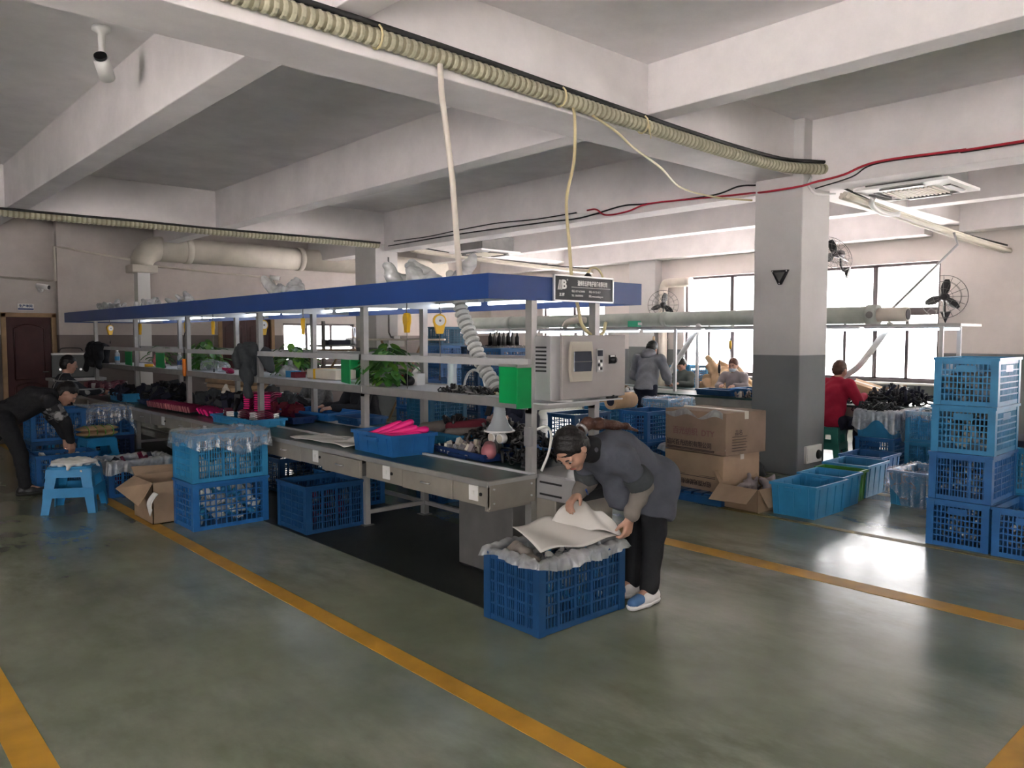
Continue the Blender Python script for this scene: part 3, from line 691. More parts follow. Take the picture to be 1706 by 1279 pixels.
# aprons split into panels and drawers
seg = [(3.74, 4.12, 'panel'), (4.12, 4.72, 'drawer'), (4.72, 5.22, 'panel'), (5.22, 5.82, 'drawer'), (5.82, 6.3, 'panel'), (6.3, 6.9, 'drawer'), (6.9, 7.6, 'panel'), (7.6, 8.2, 'drawer'), (8.2, 8.9, 'panel'), (8.9, 9.5, 'drawer'), (9.5, 10.3, 'panel'), (10.3, 10.9, 'drawer'), (10.9, 11.8, 'panel'), (11.8, 12.4, 'drawer'), (12.4, 14.3, 'panel')]
for i, (a, b, k) in enumerate(seg):
    if k == 'panel':
        p = bp('apron_panel', (3.20, a+.003, .565), (3.225, b-.003, .70), 'steel')
        yy = a + (b-a)*.42
        s = bp('switch_plate', (3.193, yy-.045, .59), (3.203, yy+.045, .69), 'white', parent=p, bevel=.002)
        bp('switch', (3.188, yy-.012, .63), (3.196, yy+.012, .655), 'paper', parent=p)
        MB().tube([(3.199, yy-.075, .64), (3.19, yy-.075, .64)], .012, 8).build('socket', M['black'], p)
    else:
        pull = .05 if i == 3 else 0
        d = bp('drawer', (3.196-pull, a+.004, .56), (3.22-pull, b-.004, .698), 'steel', bevel=.003)
        if pull: bp('drawer_tray', (3.21-pull, a+.03, .57), (3.5, b-.03, .67), 'steel_dark', parent=d)
        MB().tube([(3.192-pull, (a+b)/2-.05, .635), (3.178-pull, (a+b)/2-.045, .635), (3.178-pull, (a+b)/2+.045, .635), (3.192-pull, (a+b)/2+.05, .635)], .006, 6).build('handle', M['silver'], d)
    bp('rear_apron', (4.63, a+.003, .565), (4.655, b-.003, .70), 'steel')
e = bp('end_panel', (3.20, 3.735, .555), (3.60, 3.76, .712), 'steel')
for x, z in ((3.23,.68),(3.23,.59),(3.56,.68),(3.56,.60)): MB().tube([(x,3.737,z),(x,3.728,z)], .007, 8).build('screw', M['silver'], e)
bp('rear_end_panel', (4.25, 3.735, .555), (4.65, 3.76, .712), 'steel')
# posts (carry bench, shelf and canopy), with stretchers
for y in POSTS_Y:
    for x, w in ((3.61, .025), (4.24, .025)):
        p = bp('post', (x-w, y-.03, 0), (x+w, y+.03, 1.91), 'alu')
        bp('foot', (x-.05, y-.05, 0), (x+.05, y+.05, .012), 'steel_dark', parent=p)
        bp('shelf_bracket', (x-w-.0 if x < 4 else x-w, y-.033, 1.14), (x+w, y+.033, 1.20), 'alu', parent=p)
    bp('cross_bar', (3.61, y-.02, 1.16), (4.24, y+.02, 1.195), 'alu')
    bp('stretcher', (3.22, y-.02, .53), (4.63, y+.02, .57), 'steel')
    bp('floor_stretcher', (3.61, y-.018, .10), (4.24, y+.018, .135), 'alu')
    bp('canopy_bar', (3.2, y-.02, 1.91), (4.68, y+.02, 1.985), 'alu')
bp('side_stretcher', (4.225, 3.8, .10), (4.255, 14.3, .135), 'alu')
# drive cabinet and end cover
bp('drive_cabinet', (3.47, 3.82, .02), (3.60, 4.40, .555), 'steel_dark', bevel=.006)
bp('cabinet_cover', (3.635, 3.58, .015), (4.215, 3.95, .58), 'steel', bevel=.008)
bp('cabinet_plinth', (3.48, 3.83, 0), (4.2, 4.38, .03), 'black')
# shelf and upper rail
for k in range(5):
    y0, y1 = POSTS_Y[k]+.002, POSTS_Y[k+1]-.002
    s = bp('shelf', (3.60, y0, 1.20), (4.25, y1, 1.222), 'alu_white')
    bp('shelf_lip', (3.575, y0, 1.165), (3.60, y1, 1.232), 'alu', parent=s, bevel=.004)
    bp('shelf_lip', (4.25, y0, 1.165), (4.275, y1, 1.232), 'alu', parent=s)
    bp('upper_rail', (3.565, y0-.02, 1.455), (3.585, y1+.02, 1.505), 'alu_white')
    bp('upper_rail', (4.265, y0-.02, 1.455), (4.285, y1+.02, 1.505), 'alu_white')
bp('shelf_end_lip', (3.60, 3.755, 1.165), (4.26, 3.785, 1.215), 'alu')
bp('end_shelf', (3.60, 3.62, 1.205), (4.36, 3.80, 1.216), 'alu_white')
# canopy: fascia boards, roof sheet, lamps
ca = dict(z0=1.894, z1=2.052)
bp('fascia', (3.18, 3.74, ca['z0']), (3.195, 9.0, ca['z1']), 'fascia'); bp('fascia', (3.18, 9.0, ca['z0']), (3.195, 14.4, ca['z1']), 'fascia')
bp('fascia', (4.68, 3.74, ca['z0']), (4.695, 14.4, ca['z1']), 'fascia')
bp('fascia', (3.18, 3.725, ca['z0']), (4.695, 3.74, ca['z1']), 'fascia'); bp('fascia', (3.18, 14.4, ca['z0']), (4.695, 14.415, ca['z1']), 'fascia')
bp('canopy_sheet', (3.195, 3.74, 1.985), (4.68, 14.4, 1.995), 'canopy')
for k in range(8):
    y = 3.95 + k*1.3
    for x in (4.40,):
        f = bp('lamp_fitting', (x-.03, y, 1.958), (x+.03, y+1.22, 1.985), 'canopy')
        MB().tube([(x, y+.02, 1.942), (x, y+1.2, 1.942)], .014, 10).build('lamp_tube', M['tube'], f)
# sign on the near end fascia
s = thing('company_sign', 'black company sign with white lettering and silver frame on canopy end', 'sign', (4.045, 3.715, 1.985))
def sp(name, a, b, m, **kw): return MB().box(a, b).build(name, M[m], s, **kw)
sp('board', (-.30, -.004, -.085), (.30, .008, .085), 'sign_black')
fr = MB()
for a, b in (((-.305,-.012,-.09),(-.295,.004,.09)), ((.295,-.012,-.09),(.305,.004,.09)), ((-.305,-.012,-.09),(.305,.004,-.08)), ((-.305,-.012,.08),(.305,.004,.09))): fr.box(a, b)
fr.build('frame', M['silver'], s)
RX = (RAD(90), 0, 0)
put_text('lettering', '温州市五邦电子设备有限公司', .0385, M['white'], s, (.085, -.006, .036), RX, bold=.0012, sx=.62)
sp('rule', (-.13, -.0055, .0085), (.275, -.004, .0115), 'white')
put_text('lettering', '电话: 0577-62788988', .019, M['white'], s, (-.13, -.006, -.018), RX, align='LEFT', sx=.8)
put_text('lettering', 'TEL: 13868788988', .019, M['white'], s, (-.13, -.006, -.048), RX, align='LEFT', sx=.8)
put_text('lettering', '邮编: 400-755-0577', .019, M['white'], s, (.045, -.006, -.018), RX, align='LEFT', sx=.8)
put_text('lettering', '网址: www.wzwubang.com', .019, M['white'], s, (.045, -.006, -.048), RX, align='LEFT', sx=.72)
lg = MB()
for k in range(4): lg.prism([(-.265+k*.012,-.012),(-.259+k*.012,-.012),(-.243+k*.012,.055),(-.249+k*.012,.055)], -.0055, -.004, axis='Y')
lg.build('logo_stripes', M['white'], s)
put_text('logo_letter', 'B', .085, M['white'], s, (-.203, -.006, .022), RX, bold=.003)
put_text('logo_mark', '®', .018, M['white'], s, (-.172, -.006, .056), RX)
put_text('lettering', '五 邦', .022, M['white'], s, (-.225, -.006, -.045), RX, bold=.001)

# control cabinet at the near end
c = thing('control_cabinet', 'grey beige control cabinet with breaker window at bench end', 'cabinet', (3.70, 3.60, 1.232))
def cp(name, a, b, m, parent=c, **kw): return MB().box(a, b).build(name, M[m], parent, **kw)
cp('body', (-.085, .01, 0), (.64, .19, .43), 'steel_gray', bevel=.004)
cp('front_door', (0, -.012, .005), (.645, .012, .435), 'box_gray', bevel=.004)
for k in range(7): cp('vent_slot', (-.088, .05, .19+k*.026), (-.083, .15, .202+k*.026), 'black')
bz = MB(); bz.prism([(.075,.12),(.27,.12),(.28,.2),(.28,.33),(.27,.39),(.075,.39),(.06,.33),(.06,.2)], -.035, -.010, axis='Y'); w = bz.build('breaker_box', M['panel_beige'], c, bevel=.004)
wg = MB(); wg.prism([(.085,.19),(.255,.19),(.265,.25),(.255,.325),(.085,.325)], -.042, -.034, axis='Y'); wg.build('window', M['screen'], w, bevel=.003)
cp('window_split', (.088, -.044, .254), (.262, -.041, .258), 'steel_dark', parent=w)
k = cp('keypad', (.335, -.02, .18), (.40, -.011, .34), 'steel_gray')
for i in range(2):
    for j in range(3): cp('key', (.345+i*.024, -.025, .195+j*.026), (.362+i*.024, -.019, .213+j*.026), 'black' if (i+j) % 2 else 'white', parent=k)
cp('keypad_screen', (.342, -.022, .29), (.393, -.019, .33), 'screen', parent=k)
d = cp('switch_plate', (.465, -.02, .235), (.53, -.011, .295), 'black')
MB().lathe([(0,-.05),(.02,-.048),(.023,-.02)], (.498, 0, .262), 14, axis='Y').build('dial', M['black'], d)
cp('dial_mark', (.475, -.022, .283), (.52, -.0195, .293), 'white', parent=d)

# spring balancers hung under the canopy
def balancer(x, y, z, label, rz, ln):
    t = thing('spring_balancer', label, 'balancer', (x, y, z), rz, 'yellow spring balancers under the canopy')
    MB().tube([(0, -.02, .0), (0, .02, .0)], .055, 18).build('drum', M['yellow'], t)
    b = MB(); b.prism([(-.05,-.02),(.05,-.02),(.03,-.11),(-.03,-.11)], -.017, .017, axis='Y'); b.build('housing', M['yellow'], t, bevel=.006)
    MB().tube([(0, -.026, 0), (0, -.019, 0)], .042, 16).build('face_plate', M['white'], t)
    MB().tube([(0, -.03, 0), (0, -.018, 0)], .010, 8).build('hub', M['steel_dark'], t)
    MB().tube([(0, 0, .05), (.018, 0, .075), (0, 0, .10), (0, 0, 1.935-z)], .005, 6).build('hook', M['steel_dark'], t)
    MB().tube([(0, 0, -.105), (.004, 0, -.11-ln*.5), (0, 0, -.11-ln)], .0035, 5).build('cord', M['steel_dark'], t)
    MB().tube([(0, 0, -.11-ln), (0, 0, -.15-ln)], .008, 6).build('clip', M['black'], t)
L_ = ['yellow spring balancer at the far end of the canopy beside the draped jacket', 'yellow spring balancer over the light green flaps', 'yellow spring balancer beside the post with the orange tool', 'bright yellow spring balancer over the middle potted plant', 'pale yellow spring balancer edge-on above the hanging charcoal jacket', 'small yellow spring balancer above the trailing plant', 'large yellow spring balancer above the glass plant pot', 'yellow spring balancer with white face above the water bottle']
for (x, y, z, rz, ln), lb in zip(((3.75, 14.0, 1.80, 20, .1), (3.72, 12.35, 1.80, 80, .18), (3.72, 10.45, 1.80, 60, .3), (3.72, 9.55, 1.795, 70, .42), (3.72, 8.15, 1.785, 10, .2), (3.76, 7.30, 1.79, 60, .2), (3.74, 5.43, 1.80, 75, .5), (3.95, 5.26, 1.79, -25, .35)), L_): balancer(x, y, z, lb, RAD(rz), ln)

# green flaps clipped to the rails
def flap(x, y, w, z0, z1, rz, label):
    t = thing('green_flap', label, 'board', (x, y, z0), rz, 'green boards clipped along the shelf rails')
    MB().box((-.004, 0, 0), (.004, w, z1-z0)).build('board', M['green'], t)
    MB().box((-.010, 0, z1-z0-.02), (.010, w, z1-z0)).build('clip', M['alu'], t)
flap(3.555, 3.80, .25, 1.20, 1.47, 0, 'big green board at the near end of the shelf, front face')
flap(3.585, 3.765, .13, 1.18, 1.47, RAD(-90-180), 'dark green board on the corner post beside the control cabinet')
flap(4.24, 5.50, .22, 1.235, 1.47, RAD(-45), 'green board behind the clear water bottle')
flap(3.60, 6.12, .36, 1.235, 1.47, RAD(-18), 'bright green board to the left of the glass plant pot')
flap(4.22, 6.9, .3, 1.235, 1.46, 0, 'narrow green board just behind the bright green one')
flap(3.70, 8.62, .3, 1.235, 1.46, RAD(-15), 'green board half covered by the charcoal jacket')
flap(3.58, 10.9, .5, 1.235, 1.46, RAD(-6), 'green board beside the pink bag on the shelf')
flap(3.58, 12.3, .5, 1.235, 1.46, RAD(-6), 'farthest green board near the black jacket')

# ------------------------------------------------------------------ second bench by the windows
X2 = 11.0
b2 = thing('window_bench', 'second long assembly bench with lamp rail along the windows', 'workbench', (0, 0, 0))
def b2p(name, a, b, m, parent=b2, **kw): return MB().box(a, b).build(name, M[m], parent, **kw)
b2p('front_top', (10.55, 3.75, .70), (11.0, 14.3, .73), 'belt'); b2p('rear_top', (11.65, 3.75, .70), (12.1, 14.3, .73), 'belt')
b2p('conveyor_belt', (11.02, 3.6, .70), (11.63, 14.3, .722), 'belt_worn')
b2p('front_apron', (10.56, 3.76, .57), (10.585, 14.3, .70), 'steel')
for k in range(6):
    y = 3.79 + 2.1*k
    for x in (11.0, 11.65):
        b2p('post', (x-.02, y-.025, 0), (x+.02, y+.025, 1.80), 'alu_white')
    b2p('cross_bar', (10.98, y-.02, 1.80), (11.67, y+.02, 1.84), 'alu')
b2p('top_rail', (10.97, 3.6, 1.80), (11.03, 14.3, 1.835), 'alu'); b2p('top_rail', (11.62, 3.6, 1.80), (11.68, 14.3, 1.835), 'alu')
b2p('end_plate', (10.95, 3.55, 1.795), (11.75, 3.75, 1.83), 'alu')
for k in range(8):
    y = 3.62 + k*1.32
    f = b2p('lamp_fitting', (11.15, y, 1.775), (11.21, y+1.25, 1.80), 'canopy')
    MB().tube([(11.18, y+.02, 1.76), (11.18, y+1.23, 1.76)], .016, 10).build('lamp_tube', M['tube'], f)
t = thing('extraction_pipe', 'fat grey green pipe lying along the top of the window bench', 'pipe', (11.35, 4.35, 1.97))
MB().tube([(0, 0, 0), (0, .55, 0)], .10, 18).build('end_pipe', M['pvc'], t)
MB().tube([(0, .45, 0), (0, 9.9, 0)], .125, 18).build('pipe', M['pipe_green'], t)
MB().tube([(0, .4, 0), (0, .55, 0)], .15, 18).build('collar', M['pipe_green'], t)
MB().tube([(-.01, -.01, 0), (-.01, .005, 0)], .075, 18).build('opening', M['black'], t)
MB().tube([(-.15, .47, 0), (-.10, .47, 0)], .05, 14).build('port', M['steel_dark'], t)
for y in (2.2, 4.1, 6.2, 8.2): MB().tube([(0, y-.05, 0), (0, y+.05, 0)], .138, 18).build('coupling', M['pipe_green'], t)
MB().tube(rail_path([(-.05, 5.9, 0), (-.2, 6.0, .02), (-.25, 6.25, -.02), (-.2, 6.4, -.1)], 5), .06, 10).build('branch', M['pvc'], t)
t = thing('riser_pipe', 'beige pipe elbow climbing the wall corner behind the fan', 'pipe', (14.47, 10.86, 0))
MB().tube([(0, 0, .02), (0, 0, 2.75)], .10, 14).build('riser', M['pvc'], t)
MB().tube(rail_path([(0, 0, 2.7), (0, -.04, 2.83), (0, -.16, 2.87), (0, -.75, 2.87)], 5), .10, 14).build('elbow', M['pvc'], t)
t = thing('green_lamp_box', 'small green switch box on the pipe above the window bench', 'switch', (11.2, 9.05, 1.89))
MB().box((-.06, -.13, -.05), (.04, .10, .06)).build('box', mat('mint', (.05, .42, .24), .4), t, bevel=.008); MB().box((-.05, -.16, -.02), (.03, -.13, .03)).build('plug', M['white'], t)
# hoses and hanging tools along the window bench
conduit('suction_hose', 'pale grey hose slanting down to the seated man in red', rail_path([(11.3, 4.55, 1.86), (11.2, 4.75, 1.5), (11.1, 4.95, 1.2), (11.0, 5.2, 1.02), (10.95, 5.3, .85)], 6), .045, 'hose_gray', 'hose', 10)
conduit('suction_hose', 'pale grey hose slanting behind the man in the grey hoodie', rail_path([(11.3, 7.7, 1.9), (11.3, 7.9, 1.6), (11.3, 8.2, 1.2), (11.3, 8.4, .9)], 6), .045, 'hose_gray', 'hose', 10)
def hung_tool(x, y, z, label, m, top=1.80):
    t = thing('hanging_tool', label, 'tool', (x, y, z), 0, 'tools hanging over the window bench')
    MB().tube([(0, 0, .05), (.05, .02, (top-z)*.5), (0, 0, top-z)], .006, 6).build('cord', M['black_rubber'], t)
    MB().tube([(0, 0, -.09), (0, 0, -.02), (0, 0, .05)], [.016, .026, .02], 10).build('grip', M[m], t)
    MB().tube([(0, 0, -.13), (0, 0, -.09)], .008, 6).build('tip', M['steel_dark'], t)
hung_tool(11.2, 5.8, 1.40, 'tan hanging tool on a looped cord above the man in red', 'tan_wood')
hung_tool(11.2, 6.15, 1.45, 'dark tool hanging on a cord beside the near column', 'black')
hung_tool(11.2, 7.05, 1.55, 'yellow balancer tool hanging behind the grey hoodie', 'yellow')
hung_tool(11.2, 8.6, 1.62, 'tan tool hanging beside the white lamp post', 'tan_wood')
hung_tool(11.2, 7.25, 1.15, 'dark tool hanging low beside the window', 'black')
hung_tool(11.4, 6.55, 1.42, 'black tool on a cord in front of the bright window', 'black')
# ------------------------------------------------------------------ soft shapes: signed distances meshed with surface nets
class SDF:
    """smooth unions of tapered capsules and ellipsoids on a grid, turned into one closed surface"""
    def __init__(s, lo, hi, h):
        s.lo = np.array(lo, float); s.h = h; n = np.ceil((np.array(hi)-s.lo)/h).astype(int)+1
        s.n = n; s.d = np.full(n, 1.0, np.float32)
    def _win(s, lo, hi, pad):
        a = np.clip(np.floor((np.array(lo)-pad-s.lo)/s.h).astype(int), 0, s.n); b = np.clip(np.ceil((np.array(hi)+pad-s.lo)/s.h).astype(int)+1, 0, s.n)
        if (b-a).min() <= 0: return None
        g = np.meshgrid(*[s.lo[i]+s.h*np.arange(a[i], b[i]) for i in range(3)], indexing='ij')
        return (slice(a[0], b[0]), slice(a[1], b[1]), slice(a[2], b[2])), np.stack(g, -1)
    def _mix(s, sl, d, k, op):
        o = s.d[sl]
        if op == 'u':
            if k > 0:
                h = np.clip(.5+.5*(o-d)/k, 0, 1); s.d[sl] = o*(1-h)+d*h-k*h*(1-h)
            else: s.d[sl] = np.minimum(o, d)
        else:
            h = np.clip(.5-.5*(o+d)/k, 0, 1); s.d[sl] = o*(1-h)+(-d)*h+k*h*(1-h)
    def cap(s, a, b, ra, rb, k=.03, op='u'):
        a = np.array(a, float); b = np.array(b, float); R = max(ra, rb)
        w = s._win(np.minimum(a, b)-R, np.maximum(a, b)+R, k+s.h*3)
        if w is None: return s
        sl, p = w; ba = b-a; L = max(1e-9, ba @ ba); t = np.clip(((p-a) @ ba)/L, 0, 1)
        d = np.linalg.norm(p-a-t[..., None]*ba, axis=-1)-(ra+(rb-ra)*t); s._mix(sl, d, k, op); return s
    def ell(s, c, r, F=None, k=.03, op='u'):
        c = np.array(c, float); r = np.array(r, float); R = r.max()
        w = s._win(c-R, c+R, k+s.h*3)
        if w is None: return s
        sl, p = w; q = p-c
        if F is not None: q = q @ np.array(F, float).T
        m = np.linalg.norm(q/r, axis=-1); m2 = np.linalg.norm(q/(r*r), axis=-1)
        d = m*(m-1)/np.maximum(m2, 1e-6); s._mix(sl, d, k, op); return s
    def cut(s, p0, nrm):
        sl, p = s._win(s.lo, s.lo+s.h*s.n, 0); n = np.array(nrm, float); n /= np.linalg.norm(n)
        s.d[sl] = np.maximum(s.d[sl], (p-np.array(p0)) @ n); return s
    def folds(s, amp, f=38., seed=0.):
        sl, p = s._win(s.lo, s.lo+s.h*s.n, 0); x, y, z = p[..., 0], p[..., 1], p[..., 2]
        w = np.sin(f*z+4*np.sin(9*x+seed)+3*np.sin(11*y+2*seed)) + .6*np.sin(.7*f*x+3*np.sin(8*z+seed)+2*np.sin(13*y))
        s.d[sl] = s.d[sl]+amp*w; return s
    def mesh(s, name, mats):
        d = s.d.copy(); d[0], d[-1], d[:, 0], d[:, -1], d[:, :, 0], d[:, :, -1] = 1, 1, 1, 1, 1, 1
        ins = d < 0; c = [d[i:d.shape[0]-1+i, j:d.shape[1]-1+j, k:d.shape[2]-1+k] for i in (0, 1) for j in (0, 1) for k in (0, 1)]
        cnt = sum((q < 0).astype(np.int8) for q in c); act = (cnt > 0) & (cnt < 8)
        idx = np.full(act.shape, -1, np.int64); ai = np.argwhere(act); idx[act] = np.arange(len(ai))
        cv = np.stack([q[act] for q in c], -1); off = np.array([(i, j, k) for i in (0, 1) for j in (0, 1) for k in (0, 1)], float)
        acc = np.zeros((len(ai), 3)); num = np.zeros(len(ai))
        for a in range(8):
            for b in range(a+1, 8):
                if np.abs(off[a]-off[b]).sum() != 1: continue
                m = (cv[:, a] < 0) != (cv[:, b] < 0); den = cv[:, a]-cv[:, b]; t = np.where(m, cv[:, a]/np.where(den == 0, 1, den), 0)
                acc += np.where(m[:, None], off[a]+t[:, None]*(off[b]-off[a]), 0); num += m
        V = s.lo+s.h*(ai+acc/np.maximum(num, 1)[:, None])
        Fs = []
        for ax in range(3):
            u, v = (ax+1) % 3, (ax+2) % 3
            A = np.moveaxis(ins, ax, 0); e = A[:-1] != A[1:]; flip = np.moveaxis(A[:-1], 0, ax)
            e = np.moveaxis(e, 0, ax); q = np.argwhere(e)
            q = q[(q[:, u] > 0) & (q[:, v] > 0) & (q[:, u] < act.shape[u]) & (q[:, v] < act.shape[v])]
            def g(du, dv):
                r = q.copy(); r[:, u] -= du; r[:, v] -= dv; return idx[r[:, 0], r[:, 1], r[:, 2]]
            Q = np.stack([g(1, 1), g(0, 1), g(0, 0), g(1, 0)], -1); f = ins[q[:, 0], q[:, 1], q[:, 2]]
            Q[~f] = Q[~f][:, ::-1]; Fs.append(Q[(Q >= 0).all(1)])
        Fq = np.concatenate(Fs); me = bpy.data.meshes.new(name)
        me.vertices.add(len(V)); me.vertices.foreach_set('co', V.astype(np.float32).ravel())
        me.loops.add(len(Fq)*4); me.loops.foreach_set('vertex_index', Fq.astype(np.int32).ravel())
        me.polygons.add(len(Fq)); me.polygons.foreach_set('loop_start', np.arange(0, len(Fq)*4, 4, dtype=np.int32)); me.polygons.foreach_set('loop_total', np.full(len(Fq), 4, np.int32))
        me.polygons.foreach_set('use_smooth', np.ones(len(Fq), bool))
        for m in (mats if isinstance(mats, (list, tuple)) else [mats]): me.materials.append(m)
        me.update(calc_edges=True); me.validate()
        return me
    def build(s, name, mats, parent=None, **kw): return link(name, s.mesh(name, mats), parent, **kw)

# ------------------------------------------------------------------ crates, totes, trays
CACHE = {}
def cached(key, fn):
    if key not in CACHE: CACHE[key] = fn()
    return CACHE[key]
def lattice(w, h, style):
    mb = MB(); t = .006; e = .026
    def bar(x0, z0, x1, z1, d=t): mb.box((x0, -d, z0), (x1, d, z1))
    bar(-w/2, 0, w/2, .035); bar(-w/2, h-.05, w/2, h)
    if style == 'slot':
        nc, nr = 5, 5; cw, rh = w/nc, (h-.085)/nr
        for i in range(nc+1): x = -w/2+i*cw; bar(max(-w/2, x-.010), .03, min(w/2, x+.010), h-.04, .009)
        for j in range(1, nr): z = .035+j*rh; bar(-w/2, z-.006, w/2, z+.006)
        for i in range(nc):
            for q in range(1, 5):
                x = -w/2+i*cw+cw*q/5; bar(x-.0042, .03, x+.0042, h-.04, .0045)
    elif style == 'fine':
        nc = max(3, round(w/.13)); cw = w/nc
        for i in range(nc+1): x = -w/2+i*cw; bar(max(-w/2, x-.006), .03, min(w/2, x+.006), h-.04, .008)
        for j in range(1, 6): z = .035+j*(h-.085)/6; bar(-w/2, z-.004, w/2, z+.004)
        n = round(w/.022)
        for i in range(1, n): x = -w/2+w*i/n; bar(x-.0032, .03, x+.0032, h-.04, .004)
    elif style == 'grid':
        nc = max(4, round(w/.09))
        for i in range(nc+1): x = -w/2+w*i/nc; bar(max(-w/2, x-.005), .03, min(w/2, x+.005), h-.04, .006)
        for j in range(1, 6): z = .035+j*(h-.085)/6; bar(-w/2, z-.005, w/2, z+.005)
        for i in range(nc):
            x = -w/2+w*(i+.5)/nc; bar(x-.0022, .03, x+.0022, h-.04, .003)
    elif style == 'plate':
        for j in range(1, 6): z = .035+j*(h-.085)/6; bar(-w/2, z-.005, w/2, z+.005, .008)
        n = round(w/.030)
        for i in range(n+1): x = -w/2+w*i/n; bar(max(-w/2, x-.0045), .03, min(w/2, x+.0045), h-.04, .005)
        bar(-w*.17, h*.70, w*.17, h*.84, .007)
    return mb
def crate(loc, rz, L, W, H, mname, style, label, group=None, name='crate'):
    m = M[mname]
    t = thing(name, label, 'crate', loc, rz, group)
    for key, w, pos in (((L, H, style, mname), L-.03, ((0, -W/2+.008, 0, 0), (0, W/2-.008, 0, math.pi))), ((W, H, style, mname), W-.03, ((-L/2+.008, 0, 0, math.pi/2), (L/2-.008, 0, 0, -math.pi/2)))):
        me = cached(('lat',)+key, lambda: lattice(w, H, style).mesh('side_panel', m))
        for (x, y, z, a) in pos: link('side_panel', me, t, (x, y, z), (0, 0, a))
    def post():
        mb = MB(); mb.prism([(-.004,-.004),(.05,-.004),(.05,.010),(.010,.010),(.010,.05),(-.004,.05)], .0, H); return mb.mesh('corner_post', m)
    me = cached(('post', H, mname), post)
    for k, (x, y) in enumerate(((-L/2, -W/2), (L/2, -W/2), (L/2, W/2), (-L/2, W/2))): link('corner_post', me, t, (x, y, 0), (0, 0, k*math.pi/2))
    def rim():
        mb = MB(); o = .012
        for a, b in (((-L/2-o, -W/2-o, H-.022), (L/2+o, -W/2+.012, H)), ((-L/2-o, W/2-.012, H-.022), (L/2+o, W/2+o, H)), ((-L/2-o, -W/2+.012, H-.022), (-L/2+.012, W/2-.012, H)), ((L/2-.012, -W/2+.012, H-.022), (L/2+o, W/2-.012, H))): mb.box(a, b)
        return mb.mesh('rim', m)
    link('rim', cached(('rim', L, W, H, mname), rim), t)
    def base():
        mb = MB(); mb.box((-L/2+.004, -W/2+.004, .004), (L/2-.004, W/2-.004, .018)); mb.box((-L/2+.02, -W/2+.02, 0), (L/2-.02, W/2-.02, .006)); return mb.mesh('base', m)
    link('base', cached(('base', L, W, mname), base), t)
    return t
def tote(loc, rz, L, W, H, mname, label, group=None, name='tote', cat='tote', taper=.02, ribs=True):
    m = M[mname]; t = thing(name, label, cat, loc, rz, group); th = .006
    def body():
        mb = MB(); q = taper
        def ring(l, w, z): return [(-l/2, -w/2, z), (l/2, -w/2, z), (l/2, w/2, z), (-l/2, w/2, z)]
        o0, o1 = ring(L-2*q, W-2*q, 0), ring(L, W, H); i1, i0 = ring(L-2*th, W-2*th, H), ring(L-2*q-2*th, W-2*q-2*th, th)
        vs = o0+o1+i1+i0; fs = [(3, 2, 1, 0), (12, 13, 14, 15)]
        for s in range(3): fs += [(4*s+i, 4*s+(i+1) % 4, 4*s+4+(i+1) % 4, 4*s+4+i) for i in range(4)]
        mb.add(vs, fs); return mb.mesh('body', m)
    link('body', cached(('tb', L, W, H, mname, taper), body), t)
    def rim():
        mb = MB(); o = .014; z0 = H-.022
        for a, b in (((-L/2-o, -W/2-o, z0), (L/2+o, -W/2+th, H+.003)), ((-L/2-o, W/2-th, z0), (L/2+o, W/2+o, H+.003)), ((-L/2-o, -W/2+th, z0), (-L/2+th, W/2-th, H+.003)), ((L/2-th, -W/2+th, z0), (L/2+o, W/2-th, H+.003))): mb.box(a, b)
        return mb.mesh('rim', m)
    link('rim', cached(('tr', L, W, H, mname), rim), t)
    if ribs:
        def rib():
                mb = MB(); x = 0
                mb.add([(x-.006, taper*.85, .012), (x+.006, taper*.85, .012), (x+.006, -.008, H-.02), (x-.006, -.008, H-.02), (x-.006, taper*.85+.02, .012), (x+.006, taper*.85+.02, .012), (x+.006, .01, H-.02), (x-.006, .01, H-.02)], [(0, 1, 2, 3), (4, 7, 6, 5), (0, 3, 7, 4), (1, 5, 6, 2)])
                return mb.mesh('rib', m)
        for n, w, pos in ((max(3, round(L/.14)), L, ((0, -W/2, 0), (0, W/2, math.pi))), (max(2, round(W/.14)), W, ((-L/2, 0, -math.pi/2), (L/2, 0, math.pi/2)))):
            me = cached(('rib', H, mname, taper), rib)
            for x, y, a in pos:
                for i in range(n):
                    q = -w/2+w*(i+.5)/n; link('rib', me, t, (x+q*math.cos(a), y+q*math.sin(a), 0), (0, 0, a))
        for x, a in ((-L/2, -math.pi/2), (L/2, math.pi/2)):
            hm = cached(('hand', W, mname), lambda: MB().box((-W*.17, -.016, 0), (W*.17, .006, .03)).mesh('handle', m)); link('handle', hm, t, (x, 0, H-.062), (0, 0, a))
    return t

